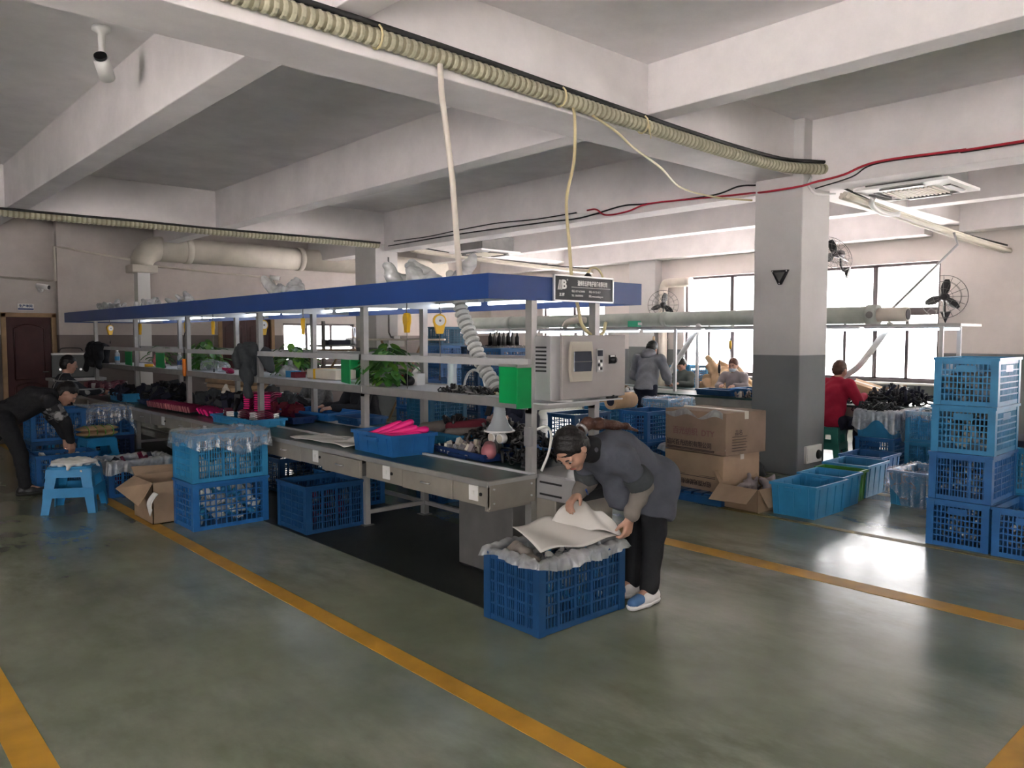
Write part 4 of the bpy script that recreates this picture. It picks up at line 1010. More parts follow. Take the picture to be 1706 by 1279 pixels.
def liner(loc, rz, L, W, H, label, drop=.16, seed=1, m=None, inner=.12, group=None, cat='plastic bag'):
    """clear bag lining a crate and folded out over the rim"""
    R = random.Random(seed); ph = [R.uniform(0, 6.28) for _ in range(8)]
    def per(u, gx):
        l, w = L+2*gx, W+2*gx; p = 2*(l+w); s = u*p
        if s < l: x, y, nx, ny = -l/2+s, -w/2, 0, -1
        elif s < l+w: x, y, nx, ny = l/2, -w/2+s-l, 1, 0
        elif s < 2*l+w: x, y, nx, ny = l/2-(s-l-w), w/2, 0, 1
        else: x, y, nx, ny = -l/2, w/2-(s-2*l-w), -1, 0
        return x, y, nx, ny
    def fn(u, v):
        a = u*2*math.pi; wv = math.sin(5*a+ph[0])+.7*math.sin(13*a+ph[1])+.7*math.sin(29*a+ph[2])+.5*math.sin(47*a+ph[5])
        dr = drop*(1+.35*math.sin(2*a+ph[3])+.22*math.sin(7*a+ph[4]))
        if v < .35:
            k = v/.35; x, y, nx, ny = per(u, -.022-.02*(1-k)); z = H-inner*(1-k)+.012*k; off = .008*wv*(1-k)
        elif v < .5:
            k = (v-.35)/.15; x, y, nx, ny = per(u, -.022+.046*k); z = H+.012+.012*math.sin(math.pi*k)+.006*wv; off = 0
        else:
            k = (v-.5)/.5; x, y, nx, ny = per(u, .024+.015*k); z = H+.010-dr*k; off = .010*wv*k
        return (x+nx*off, y+ny*off, z)
    o = MB().grid(fn, 200, 17, closed=True).build('plastic_liner', m or FILM, None, loc, (0, 0, rz))
    return tag(o, label, cat, group)

def scatter(name, label, cat, loc, dims, n, size, mats, seed, kinds=('box',), dome=.0, rz=0, kind='stuff'):
    """loose heap of small parts nobody could count"""
    R = random.Random(seed); mb = MB(); L, W, H = dims
    for i in range(n):
        m_ = min(size*.5, L*.3, W*.3) if dome == 0 else 0
        x, y = R.uniform(-L/2+m_, L/2-m_), R.uniform(-W/2+m_, W/2-m_)
        top = H*(1-dome*((2*x/L)**2+(2*y/W)**2)/2); z = R.uniform(.15, 1)*top
        s = size*R.uniform(.6, 1.3); e = (R.uniform(0, 3), R.uniform(0, 3), R.uniform(0, 6)); mi = R.randrange(len(mats)); k = R.choice(kinds)
        if k == 'box': mb.cbox((x, y, z), (s, s*.5, s*.3), mi, e)
        elif k == 'rod':
            d = Euler(e).to_matrix() @ Vector((s*.5, 0, 0)); mb.tube([Vector((x, y, z))-d, Vector((x, y, z))+d], s*.12, 6, mi)
        elif k == 'ball': mb.ell((x, y, z), (s*.4, s*.3, s*.25), 7, 5, mi, e)
        elif k == 'loop':
            E = Euler((R.uniform(-.6, .6), R.uniform(-.6, .6), e[2])).to_matrix(); a, b = s*.6, s*.28
            mb.tube([Vector((x, y, z))+E @ Vector((a*math.cos(q*math.pi/5), b*math.sin(q*math.pi/5), .01*math.sin(q*2))) for q in range(11)], s*.055, 5, mi, caps=False)
    o = mb.build(name, [M[k] if isinstance(k, str) else k for k in mats], None, loc, (0, 0, rz))
    return tag(o, label, cat, kind=kind)

CR = 'blue crates about the floor'
# the crate the woman leans over
crate((3.28, 3.23, .004), 0, .72, .46, .41, 'blue_deep', 'slot', 'deep blue slotted crate in front that the bending woman reaches into', CR)
liner((3.28, 3.23, .004), 0, .70, .44, .41, 'crumpled clear bag folded over the rim of the front crate', .05, 5, FILM_W, .1)
# left stack of two
LOWCR = crate((2.725, 6.89, 0), 0, .665, .46, .41, 'blue', 'grid', 'lower blue crate of the two beside the yellow line', CR)
crate((2.725, 6.89, .412), 0, .665, .46, .405, 'blue_sky', 'fine', 'upper sky blue crate with clear liner, stacked beside the yellow line', CR)
liner((2.725, 6.89, .412), 0, .665, .46, .405, 'clear bag draped over the upper crate of the left stack', .13, 9)
scatter('bagged_parts', 'white bagged parts filling the lower left-hand crate', 'parts', (2.725, 6.89, .02), (.60, .40, .34), 130, .11, ['clear', 'white', 'blue_sky'], 3, ('box', 'ball'))
scatter('bagged_parts', 'pale bagged parts in the bottom of the upper left-hand crate', 'parts', (2.725, 6.89, .43), (.60, .40, .12), 70, .11, ['clear', 'white', 'paper'], 4, ('box', 'ball'))
put_text('lettering', 'TYGFM', .03, M['white'], LOWCR, (.05, -.238, .075), RX)
crate((2.575, 8.88, 0), 0, .62, .45, .36, 'blue', 'fine', 'blue crate with white lining and dark shells behind the carton', CR)
liner((2.575, 8.88, 0), 0, .62, .45, .36, 'milky bag lining the crate of dark shells', .14, 13, FILM_W)
scatter('dark_shells', 'dark plum plastic shells heaped in the lined crate', 'shells', (2.6, 8.9, .12), (.5, .36, .27), 50, .14, ['maroon', 'black', 'navy_cloth'], 7, ('rod', 'box'), .3)
crate((2.16, 10.08, 0), 0, .62, .45, .34, 'blue', 'slot', 'blue crate of bagged parts under the bending man\'s hand', CR)
scatter('bagged_parts', 'small bagged parts in the crate under the bending man\'s hand', 'parts', (2.16, 10.08, .1), (.56, .38, .20), 90, .08, ['clear', 'white', 'steel_gray', 'blue_navy'], 8, ('box', 'ball'))
crate((2.30, 11.10, 0), 0, .60, .45, .38, 'blue_deep', 'grid', 'lower blue crate of the stack behind the bending man', CR)
crate((2.30, 11.10, .382), 0, .60, .45, .38, 'blue', 'fine', 'upper blue crate of the stack behind the bending man', CR)
scatter('bagged_parts', 'silvery parts inside the stacked crate behind the bending man', 'parts', (2.30, 11.10, .40), (.54, .38, .24), 70, .08, ['clear', 'white', 'blue_navy'], 18, ('box', 'ball'))
crate((2.92, 11.30, 0), 0, .60, .45, .36, 'blue_navy', 'grid', 'dark navy crate standing beneath the lined crate at the bench edge', CR)
crate((2.92, 11.30, .362), 0, .60, .45, .38, 'blue', 'fine', 'blue crate with a long hanging clear bag beside the bench', CR)
liner((2.92, 11.30, .362), 0, .60, .45, .38, 'long clear bag hanging out of the crate beside the bench', .30, 21)
# under the bench
crate((3.33, 6.16, .006), 0, .58, .52, .405, 'blue_deep', 'fine', 'deep blue crate pushed half under the bench', CR)
scatter('dark_shells', 'dark parts inside the crate half under the bench', 'shells', (3.33, 6.16, .03), (.5, .44, .26), 60, .12, ['black', 'maroon', 'steel_dark'], 17, ('rod', 'box'))
crate((3.95, 6.75, .006), 0, .55, .40, .36, 'blue', 'grid', 'blue crate in the dark under the middle of the bench', CR)
crate((3.95, 7.9, .006), 0, .55, .40, .36, 'blue_deep', 'grid', 'blue crate further back under the bench', CR)
crate((4.9, 6.35, 0), 0, .55, .42, .36, 'blue', 'grid', 'blue crate on the floor beyond the bench legs', CR)
# right foreground stack
RS = 'blue crates stacked at the right'
for k, (st, mn, lb) in enumerate((('plate', 'blue', 'bottom crate of the tall blue stack at the right'), ('fine', 'blue', 'second crate from the floor in the tall blue stack'), ('plate', 'blue_sky', 'third crate up in the tall stack, holding white parts'), ('plate', 'blue_sky', 'topmost crate of the tall blue stack at the right'))):
    crate((6.94+.006*k, 2.13-.004*k, .374*k), RAD(.6*k), .62, .44, .372, mn, st, lb, RS)
scatter('metal_parts', 'black and silver parts in the bottom crate of the tall stack', 'parts', (6.94, 2.13, .02), (.55, .38, .20), 130, .06, ['black', 'silver', 'white', 'steel_dark'], 31, ('rod', 'ball'))
scatter('metal_parts', 'black and silver parts in the second crate of the tall stack', 'parts', (6.94, 2.13, .40), (.55, .38, .20), 130, .06, ['black', 'silver', 'white', 'steel_dark'], 32, ('rod', 'ball'))
scatter('white_parts', 'cream moulded parts filling the third crate of the tall stack', 'parts', (6.95, 2.13, .77), (.55, .38, .30), 130, .10, ['offwhite', 'offwhite', 'steel_gray', 'black'], 33, ('box', 'rod'))
scatter('grey_parts', 'grey bagged parts in the topmost crate of the tall stack', 'parts', (6.95, 2.13, 1.14), (.55, .38, .20), 90, .10, ['steel_gray', 'clear', 'steel_dark'], 34, ('box', 'ball'))
crate((6.93, 1.66, 0), 0, .62, .44, .372, 'blue', 'plate', 'single blue crate beside the tall stack, cut by the picture edge', RS)
scatter('metal_parts', 'black and silver parts in the single crate at the picture edge', 'parts', (6.93, 1.66, .02), (.55, .38, .22), 130, .06, ['black', 'silver', 'white', 'steel_dark'], 35, ('rod', 'ball'))
crate((7.66, 2.0, 0), 0, .62, .44, .372, 'blue_sky', 'fine', 'blue crate half hidden behind the tall stack at the edge', RS)
crate((7.66, 2.0, .374), 0, .62, .44, .372, 'blue_sky', 'fine', 'upper blue crate half hidden behind the tall stack', RS)
tag(MB().box((7.4, 1.75, .748), (7.95, 2.2, .80)).build('dark_tray', M['navy_cloth'], bevel=.01), 'dark tray lying on the crates behind the tall stack', 'tray')
# totes by the near column
TG = 'totes in a row by the near column'
tote((7.0, 3.53, 0), 0, .62, .44, .30, 'blue_sky', 'empty sky blue tote nearest the open carton', TG)
tote((7.52, 3.58, 0), RAD(2), .44, .44, .31, 'blue_sky', 'second sky blue tote behind the nearest one', TG)
tote((7.85, 3.62, 0), RAD(2), .20, .44, .31, 'green_tote', 'narrow green tote between two blue totes', TG)
tote((8.28, 3.66, 0), RAD(2), .55, .46, .33, 'blue_sky', 'sky blue tote just behind the green one', TG)
tote((8.95, 3.80, 0), RAD(2), .55, .46, .33, 'blue', 'farther blue tote against the near column', TG)
tote((8.22, 2.95, 0), RAD(-4), .60, .42, .34, 'blue_sky', 'pale tote wrapped in a clear bag by the green tote', TG)
liner((8.22, 2.95, 0), RAD(-4), .60, .42, .34, 'clear bag wrapped right down over the pale tote', .30, 40)
# mid-floor crates behind the woman
BG = 'blue crates between the two benches'
def stack(x, y, n, L, W, H, mn, st, label, rz=0, z0=0):
    names = ['bottom', 'second', 'third', 'fourth', 'fifth']
    for k in range(n): crate((x, y, z0+k*(H+.002)), rz, L, W, H, mn, st, ('%s crate of ' % (names[k] if n > 1 and k < n-1 else ('top' if n > 1 else 'single')))+label, BG)
stack(6.95, 6.45, 2, .62, .44, .372, 'blue_deep', 'grid', 'the dark blue stack below the control cabinet')
stack(7.85, 6.10, 2, .60, .44, .372, 'blue', 'grid', 'the blue stack behind the bending woman\'s ponytail')
stack(9.55, 7.05, 2, .60, .44, .372, 'blue_sky', 'grid', 'the pale blue stack with a lining near the grey hoodie')
liner((9.55, 7.05, .374), 0, .60, .44, .372, 'clear lining over the pale stack near the grey hoodie', .2, 44)
stack(8.35, 7.15, 2, .60, .44, .36, 'blue_sky', 'fine', 'the sky blue stack behind the dark blue one')
tote((8.0, 5.55, 0), RAD(3), .60, .46, .34, 'blue', 'blue tote lined with a pale bag behind the woman\'s back', BG)
liner((8.0, 5.55, 0), RAD(3), .60, .46, .34, 'pale bag rim folded out of the tote behind the woman\'s back', .06, 47, FILM_W)
stack(5.25, 7.05, 3, .50, .44, .335, 'blue_teal', 'fine', 'the dark teal stack seen under the shelf')
stack(6.0, 8.3, 3, .60, .44, .372, 'blue', 'grid', 'the blue stack beyond the dark teal one')
stack(7.55, 8.45, 4, .60, .44, .372, 'blue', 'grid', 'the tall blue stack behind the water bottle')
stack(8.3, 9.35, 4, .60, .44, .372, 'blue_deep', 'grid', 'the tall deep blue stack behind the grey hose')
liner((8.3, 9.35, 1.122), 0, .60, .44, .372, 'clear bag over the top of the tall deep blue stack', .22, 50)
stack(8.75, 10.4, 4, .60, .44, .372, 'blue_deep', 'grid', 'the tall deep blue stack left of the grey hose')
stack(9.1, 11.9, 4, .60, .44, .372, 'blue', 'grid', 'the far blue stack behind the plant')
stack(9.9, 12.95, 5, .60, .44, .372, 'blue_teal', 'fine', 'the very tall teal stack near the far column')
stack(6.7, 7.4, 1, .60, .44, .372, 'blue', 'grid', 'loose blue crate on the floor between the stacks')

# ------------------------------------------------------------------ cartons
def carton(loc, rz, L, W, H, mname, label, text=None, upside=False, sag=0.0):
    t = thing('carton', label, 'carton', loc, rz)
    mb = MB(); n = 6
    def bulge(u, w): return sag*math.sin(math.pi*u)*math.sin(math.pi*w)
    for s, (ax, ln, dp) in (((0, -1), ('x', L, W)), ((0, 1), ('x', L, W)), ((-1, 0), ('y', W, L)), ((1, 0), ('y', W, L))):
        def fn(u, v, s=s, ax=ax, ln=ln, dp=dp):
            b = bulge(u, v); q = (u-.5)*ln*(1+.012*math.sin(3*v+s[0]*2))
            if ax == 'x': return (q, s[1]*(dp/2+b), v*H)
            return (s[0]*(dp/2+b), q, v*H)
        mb.grid(fn, n, n)
    mb.grid(lambda u, v: ((u-.5)*L, (v-.5)*W, H+sag*.7*math.sin(9*u)*math.sin(7*v)), n, n); mb.grid(lambda u, v: ((u-.5)*L, (v-.5)*W, 0), 2, 2)
    mb.build('body', M[mname], t)
    MB().box((-.03, -W/2-sag*.3-.002, H*.72), (.03, W/2+.002+sag*.3, H+.003+sag*.5)).build('tape', M['offwhite'], t)
    return t
# two stacked yarn cartons on a blue pallet, printed with the maker's name
t = thing('pallet', 'flat blue plastic pallet under the stacked cartons', 'pallet', (6.95, 4.62, 0))
for k in range(7): MB().box((-.38, -.42+k*.12, .075), (.42, -.33+k*.12, .10)).build('slat', M['blue_deep'], t)
for x in (-.36, 0, .34): MB().box((x-.03, -.42, 0), (x+.05, .39, .076)).build('runner', M['blue_deep'], t)
INKZ = M['ink']
lo = carton((7.02, 4.62, .102), RAD(-4), .60, .74, .37, 'card', 'lower cardboard carton with upside-down print on the blue pallet', sag=.022)
up = carton((7.04, 4.60, .482), RAD(-7), .62, .80, .42, 'card_dark', 'upper cardboard carton printed with a company name', sag=.012)
RL = (RAD(90), 0, RAD(-90))
put_text('print', '绍兴百光纺织有限公司', .066, INKZ, up, (-.334, .06, .075), RL, bold=.001, sx=.92)
put_text('print', '百光纺织  DTY', .085, M['ink_red'], up, (-.336, .0, .20), RL, bold=.001)
for z, w in ((.028, .006), (.016, .003)): MB().box((-.326, -.26, z-w/2), (-.312, .36, z+w/2)).build('print_rule', INKZ, up)
put_text('print', '品名', .06, INKZ, up, (-.13, -.4145, .22), RX)
for k in range(6): MB().box((-.22, -.4155, .04+k*.028), (-.02+.02*(k % 2), -.404, .044+k*.028)).build('print_rule', INKZ, up)
put_text('print', '绍兴百光纺织有限公司', .06, INKZ, lo, (-.322, .03, .075), (RAD(90), RAD(180), RAD(-90)), bold=.001, sx=.92)
for z, w in ((.135, .006), (.15, .003)): MB().box((-.319, -.28, z-w/2), (-.305, .32, z+w/2)).build('print_rule', INKZ, lo)
wr = MB(); wr.grid(lambda u, v: (-.335+.004*math.sin(30*u), -.38+.76*u, .36+.07*v*abs(math.sin(5*u+1))+.02*math.sin(13*u)), 30, 3); tag(wr.build('torn_film', FILM_W, None, (7.04, 4.60, .482), (0, 0, RAD(-7))), 'torn clear film along the top of the upper carton', 'plastic film')
# open carton with a flap folded out and paper
t = thing('open_carton', 'low open cardboard carton with a front flap beside the pallet', 'carton', (6.88, 4.02, 0), RAD(-6))
for a, b in (((-.28,-.23,0),(.36,-.222,.22)), ((-.28,.222,0),(.36,.23,.22)), ((-.28,-.23,0),(-.272,.23,.22)), ((.352,-.23,0),(.36,.23,.22)), ((-.28,-.23,0),(.36,.23,.008))): MB().box(a, b).build('side', M['card'], t)
f = MB(); f.add([(-.276,-.22,.22),(-.276,.22,.22),(-.40,.25,.07),(-.40,-.19,.09)], [(0,1,2,3)]); f.build('flap', M['card'], t, solid=.006)
f = MB(); f.add([(-.27,-.228,.22),(.35,-.228,.22),(.30,-.29,.06),(-.2,-.29,.05)], [(0,1,2,3)]); f.build('flap', M['card'], t, solid=.006)
f = MB(); f.add([(-.27,.228,.22),(.35,.228,.22),(.35,.30,.32),(-.27,.30,.33)], [(0,1,2,3)]); f.build('flap', M['card'], t, solid=.006)
s = SDF((-.32, -.25, -.05), (.3, .25, .3), .012)
R = random.Random(3)
for k in range(14): a = (R.uniform(-.2, .2), R.uniform(-.15, .15), R.uniform(.05, .15)); b = (a[0]+R.uniform(-.1, .1), a[1]+R.uniform(-.1, .1), a[2]+R.uniform(0, .08)); s.cap(a, b, .05, .02, .02)
s.folds(.006, 50); tag(s.build('packing_paper', M['mauve_cloth'], None, loc=(6.95, 4.02, .06)), 'crumpled pale packing paper in the open carton', 'paper')
# open carton behind the left stack, flap and paper hanging out
t = thing('open_carton', 'tall brown carton with a torn flap beside the left crate stack', 'carton', (2.36, 7.42, 0), RAD(0))
for a, b in (((-.14,-.26,0),(.30,-.252,.37)), ((-.14,.252,0),(.30,.26,.37)), ((-.14,-.26,0),(-.132,.26,.37)), ((.292,-.26,0),(.30,.26,.37)), ((-.14,-.26,0),(.30,.26,.008))): MB().box(a, b).build('side', M['card'], t)
f = MB(); f.add([(-.136,-.26,.37),(-.136,.25,.37),(-.30,.25,.27),(-.27,-.30,.19)], [(0,1,2,3)]); f.build('flap', M['card'], t, solid=.006)
f = MB(); f.add([(-.13,.256,.37),(.29,.256,.37),(.29,.36,.42),(-.13,.36,.44)], [(0,1,2,3)]); f.build('flap', M['card'], t, solid=.006)
pm = MB(); pm.grid(lambda u, v: (2.22-.02*v-.05*math.sin(2.2*v), 7.12-.12*u-.02*v, .30-.20*v*(1-.35*abs(u-.5)*2)), 8, 8); tag(pm.build('white_bag', M['paper'], solid=.004), 'white bag hanging from the corner of the left crate stack', 'bag')

# ------------------------------------------------------------------ plastic stools
def stool(loc, rz, s, h, mname, label):
    t = thing('plastic_stool', label, 'stool', loc, rz); m = M[mname]; a, b = .5*s*.80, .5*s
    seat = MB(); seat.prism([(x*a*1.05*(1-.12*(abs(x)+abs(y) > 1.9)), y*a*1.05) for x, y in ((-1,-.8),(-.8,-1),(.8,-1),(1,-.8),(1,.8),(.8,1),(-.8,1),(-1,.8))], h-.03, h); seat.build('seat', m, t, bevel=.008)
    sk = MB()
    for k in range(4):
        q = k*math.pi/2; c, sn = math.cos(q), math.sin(q)
        def T(x, y, z): return (x*c-y*sn, x*sn+y*c, z)
        a2 = a+(b-a)*.22
        sk.add([T(-a, -a*1.02, h-.02), T(a, -a*1.02, h-.02), T(a2, -a2*1.02, h-.10), T(-a2, -a2*1.02, h-.10)], [(0, 1, 2, 3)])
    sk.build('skirt', m, t, solid=.006)
    for k in range(4):
        q = k*math.pi/2; c, sn = math.cos(q), math.sin(q); lg = MB(); w = .085
        def T(x, y, z): return (x*c-y*sn, x*sn+y*c, z)
        lg.add([T(-a, -a, h-.03), T(-a+w*1.1, -a, h-.03), T(-b+w*.75, -b, 0), T(-b, -b, 0), T(-a, -a+w*1.1, h-.03), T(-b, -b+w*.75, 0)], [(0, 1, 2, 3), (0, 3, 5, 4)])
        lg.build('leg', m, t, solid=.010)
        r = .55; y = -(a+(b-a)*r)
        MB().add([(T(y, y, h*(1-r)+.045)), T(-y, y, h*(1-r)+.045), T(-y*1.03, y*1.03, h*(1-r)-.045), T(y*1.03, y*1.03, h*(1-r)-.045)], [(0, 1, 2, 3)]).build('stretcher', m, t, solid=.008)
    return t
stool((1.88, 8.33, 0), RAD(-28), .46, .44, 'stool_blue', 'sky blue plastic stool covered with a white cloth at the left')
s = SDF((-.3, -.3, -.12), (.3, .3, .08), .009)
for q in range(12):
    an = q*math.pi/6; s.cap((.13*math.cos(an), .13*math.sin(an), .016), (.215*math.cos(an), .215*math.sin(an), -.035-.025*(q % 3)), .022, .014, .03)
s.ell((0, 0, .012), (.20, .20, .022), k=.03); s.folds(.003, 55)
tag(s.build('seat_cloth', M['paper'], None, loc=(1.88, 8.33, .452), rot=(0, 0, RAD(-28))), 'white cloth pad draped over the sky blue stool', 'cloth')
stool((2.62, 10.45, 0), RAD(5), .40, .44, 'stool_blue', 'blue plastic stool topped with a tied cushion behind')
s = SDF((-.28, -.22, -.02), (.28, .22, .16), .010); s.ell((0, 0, .035), (.23, .17, .035), k=.0); s.ell((0, 0, .095), (.24, .17, .028), k=.01); s.folds(.003, 60)
cu = thing('seat_cushion', 'tan folded cushion tied with yellow straps on the blue stool', 'cushion', (2.62, 10.45, .445)); s.build('pad', M['brown_card'], cu)
for x in (-.13, -.04, .05, .14): MB().tube([(x, .17*math.cos(q*math.pi/8)*1.05, .065+.066*math.sin(q*math.pi/8)) for q in range(17)], .007, 6).build('strap', M['leaf_pale'], cu)
stool((10.22, 4.90, 0), RAD(8), .42, .46, 'stool_green', 'sea green plastic stool under the man in red')
stool((5.05, 5.35, 0), RAD(0), .40, .44, 'stool_green', 'green plastic stool beneath the person with the phone')
# ------------------------------------------------------------------ goods on the bench
TT = 'trays of parts on the bench'
tote((3.51, 5.30, ZT), RAD(-3), .40, .62, .165, 'blue', 'deep blue tray of hot pink rollers on the bench front', TT, 'tray', 'tray', .012)
R = random.Random(5)
def pink(x, y, z, rz, ry, label):
    t = thing('pink_roller', label, 'roller', (x, y, z), rz, 'hot pink rollers in the blue tray')
    E = Matrix.Rotation(ry, 4, 'Y')
    MB().tube([tuple(E @ Vector((q, 0, 0))) for q in (-.15, -.14, -.08, 0, .06, .12, .14, .15)], [.010, .020, .023, .027, .030, .029, .022, .010], 12).build('sleeve', M['pink'], t)
    MB().tube([tuple(E @ Vector((-.16, 0, 0))), tuple(E @ Vector((-.145, 0, 0)))], .009, 8).build('tip', M['pink'], t)
for i, (x, y, z, rz, ry) in enumerate(((3.46, 5.44, .875, -40, 12), (3.48, 5.34, .885, -34, 16), (3.50, 5.40, .905, -44, 20), (3.54, 5.30, .915, -38, 22), (3.52, 5.22, .895, -46, 14), (3.58, 5.16, .89, -36, 10), (3.50, 5.14, .865, -30, 6), (3.60, 5.38, .865, -60, 4), (3.42, 5.26, .86, -50, 3))):
    pink(x, y, z, RAD(rz), RAD(-ry), 'soft hot pink roller lying in the deep blue tray')
# wrinkled white sheet
ws = MB(); ws.grid(lambda u, v: (3.30+.36*v+.03*math.sin(5*u), 5.72+.92*u, ZT+.006+.010*abs(math.sin(7*u+4*v))+.05*max(0, 1-((u-.25)**2*30+(v-.75)**2*14))*(1+.4*math.sin(22*u)*math.sin(17*v))), 40, 22)
tag(ws.build('white_sheet', M['paper'], solid=.004), 'crumpled white sheet lying on the bench beside the pink rollers', 'sheet')
tote((3.48, 8.03, ZT), RAD(2), .36, .98, .085, 'blue_sky', 'sky blue tray of striped maroon pieces on the bench front', TT, 'tray', 'tray', .010)
tote((3.93, 7.95, ZT), RAD(0), .26, .62, .07, 'blue_navy', 'small navy tray behind the striped maroon pieces', TT, 'tray', 'tray', .008)
tote((4.34, 8.02, ZT+.012), RAD(6), .46, .92, .085, 'blue', 'long empty bright blue tray before the person in black', TT, 'tray', 'tray', .012)
tote((4.40, 7.25, ZT), RAD(0), .36, .42, .08, 'blue_deep', 'small blue tray behind the bench post', TT, 'tray', 'tray', .010)
tote((4.20, 5.28, ZT), RAD(-4), .42, .56, .11, 'blue_sky', 'sky blue tray under the grey and maroon covers', TT, 'tray', 'tray', .012)
tote((3.86, 4.70, ZT), RAD(-6), .30, .72, .055, 'blue_navy', 'flat navy tray holding a pink pouch at the bench end', TT, 'tray', 'tray', .008)
tote((4.46, 4.56, ZT), RAD(-4), .32, .62, .05, 'blue', 'flat bright blue tray of black caps behind the horn', TT, 'tray', 'tray', .008)
tote((3.50, 12.2, ZT), RAD(0), .34, .70, .12, 'blue_sky', 'sky blue tray of dark pieces at the far part of the bench', TT, 'tray', 'tray', .010)
tote((3.62, 11.3, ZT), RAD(0), .34, .60, .05, 'blue_navy', 'flat navy tray beyond the bench post', TT, 'tray', 'tray', .008)
tote((3.90, 9.35, ZT), RAD(0), .36, .9, .05, 'blue_deep', 'flat blue tray under dark handles mid bench', TT, 'tray', 'tray', .008)
# stacks of curved magenta shells, fanned along the bench
def shell_mesh(m1, m2, L=.26, W=.075, t=.010):
    mb = MB(); n = 6
    for i in range(n):
        x0, x1 = -L/2+L*i/n, -L/2+L*(i+1)/n; za, zb = .03*math.sin(math.pi*i/n), .03*math.sin(math.pi*(i+1)/n)
        mb.add([(x0, -W/2, za), (x1, -W/2, zb), (x1, W/2, zb), (x0, W/2, za), (x0, -W/2, za+t), (x1, -W/2, zb+t), (x1, W/2, zb+t), (x0, W/2, za+t)], [(0,3,2,1),(4,5,6,7),(0,1,5,4),(2,3,7,6)], 0)
    mb.box((-L/2-.004, -W/2, -.002), (-L/2+.014, W/2, t+.003), 1); mb.box((L/2-.03, -W/2, -.002), (L/2+.006, W/2, t+.004), 1)
    return mb.mesh('shell', [M[m1], M[m2]])
SH = shell_mesh('maroon', 'pink_pale'); SH2 = shell_mesh('magenta', 'pink'); SHW = shell_mesh('maroon', 'white')
def shells(n, p0, step, rot, rstep, me, label, group, jit=.004):
    for k in range(n):
        o = link('curved_shell', me, None, (p0[0]+step[0]*k+R.uniform(-jit, jit), p0[1]+step[1]*k, p0[2]+step[2]*k), (rot[0]+rstep[0]*k, rot[1]+rstep[1]*k, rot[2]+rstep[2]*k)); tag(o, label, 'shell', group)
shells(20, (3.42, 10.75, ZT+.055), (.003, -.066, 0), (RAD(66), 0, RAD(10)), (0, 0, RAD(.6)), SH, 'curved maroon shell in the leaning row at the bench front edge', 'leaning maroon shells')
shells(14, (3.55, 9.40, ZT+.05), (-.004, -.055, -.001), (RAD(48), 0, RAD(25)), (RAD(1.5), 0, RAD(2)), SH2, 'bright magenta shell in the loose row beside the striped pieces tray', 'loose magenta shells', .02)
for c, (x, y) in enumerate(((3.95, 8.98), (4.03, 8.86), (4.10, 8.74))):
    shells(9, (x, y, ZT+.03), (0, 0, .026), (0, 0, RAD(35)), (0, 0, 0), SH2, 'magenta shell in the three tall stacks behind the middle post', 'stacked magenta shells')
for k in range(3): shells(5, (3.40+.09*k, 8.35-.28*k, ZT+.035), (0, 0, .020), (0, 0, RAD(75+20*k)), (0, 0, 0), SHW, 'maroon shell with pale stripe piled in the sky blue tray', 'striped maroon shells')
for c, (x, y) in enumerate(((3.40, 13.7), (3.42, 13.35), (3.45, 13.0), (3.72, 13.5))):
    shells(9, (x, y, ZT+.04), (0, 0, .020), (0, 0, RAD(12)), (0, 0, RAD(1.5)), SHW if c % 2 else SH, 'maroon shell in the piles at the far end of the bench', 'far maroon shells')
shells(12, (3.95, 12.9, ZT+.06), (.0, -.07, .004), (RAD(62), 0, RAD(8)), (0, 0, 0), SH, 'maroon shell in the upright row beside the far navy bundles', 'far upright maroon shells')
scatter('black_handles', 'heap of black handles between the far trays', 'handles', (3.85, 11.75, ZT+.05), (.5, 1.0, .14), 110, .22, ['black', 'navy_cloth', 'charcoal_cloth'], 61, ('rod', 'box'), .6)
scatter('black_handles', 'dark handles filling the sky blue far tray', 'handles', (3.50, 12.2, ZT+.09), (.28, .6, .08), 50, .16, ['black', 'navy_cloth'], 62, ('rod', 'box'), .4)
scatter('black_handles', 'low heap of black handles on the mid bench tray', 'handles', (3.92, 9.6, ZT+.03), (.42, 1.1, .12), 110, .22, ['black', 'navy_cloth', 'charcoal_cloth'], 63, ('rod', 'box'), .6)
scatter('black_handles', 'fan of flat black handles in front of the person in black', 'handles', (4.35, 9.05, ZT+.01), (.42, .75, .17), 100, .26, ['black', 'charcoal_cloth'], 64, ('rod', 'box'), .7)
scatter('plum_shells', 'plum coloured covers beside the fan of black handles', 'covers', (4.12, 8.35, ZT+.01), (.2, .5, .10), 40, .16, ['maroon', 'maroon_cloth'], 65, ('box',), .5)
scatter('black_cords', 'tangled heap of black power cords and plugs', 'cords', (4.22, 4.72, ZT+.055), (.40, .62, .17), 170, .10, ['black', 'black_rubber', 'steel_dark'], 66, ('loop', 'ball', 'rod'), .8)
scatter('black_caps', 'round black caps lying in the flat bright blue tray', 'caps', (4.46, 4.56, ZT+.015), (.26, .55, .05), 40, .05, ['black', 'steel_dark'], 67, ('ball',), 0)
scatter('black_cords', 'small dark heap of cords by the near bench post', 'cords', (3.98, 4.14, ZT+.015), (.40, .36, .07), 70, .10, ['black', 'black_rubber', 'charcoal_cloth'], 68, ('loop', 'rod'), .6)
scatter('grey_strips', 'pale grey strips and scraps in the flat navy tray', 'scraps', (3.85, 4.80, ZT+.02), (.22, .42, .05), 45, .10, ['steel_gray', 'offwhite', 'mauve_cloth'], 69, ('rod', 'box'), .3)
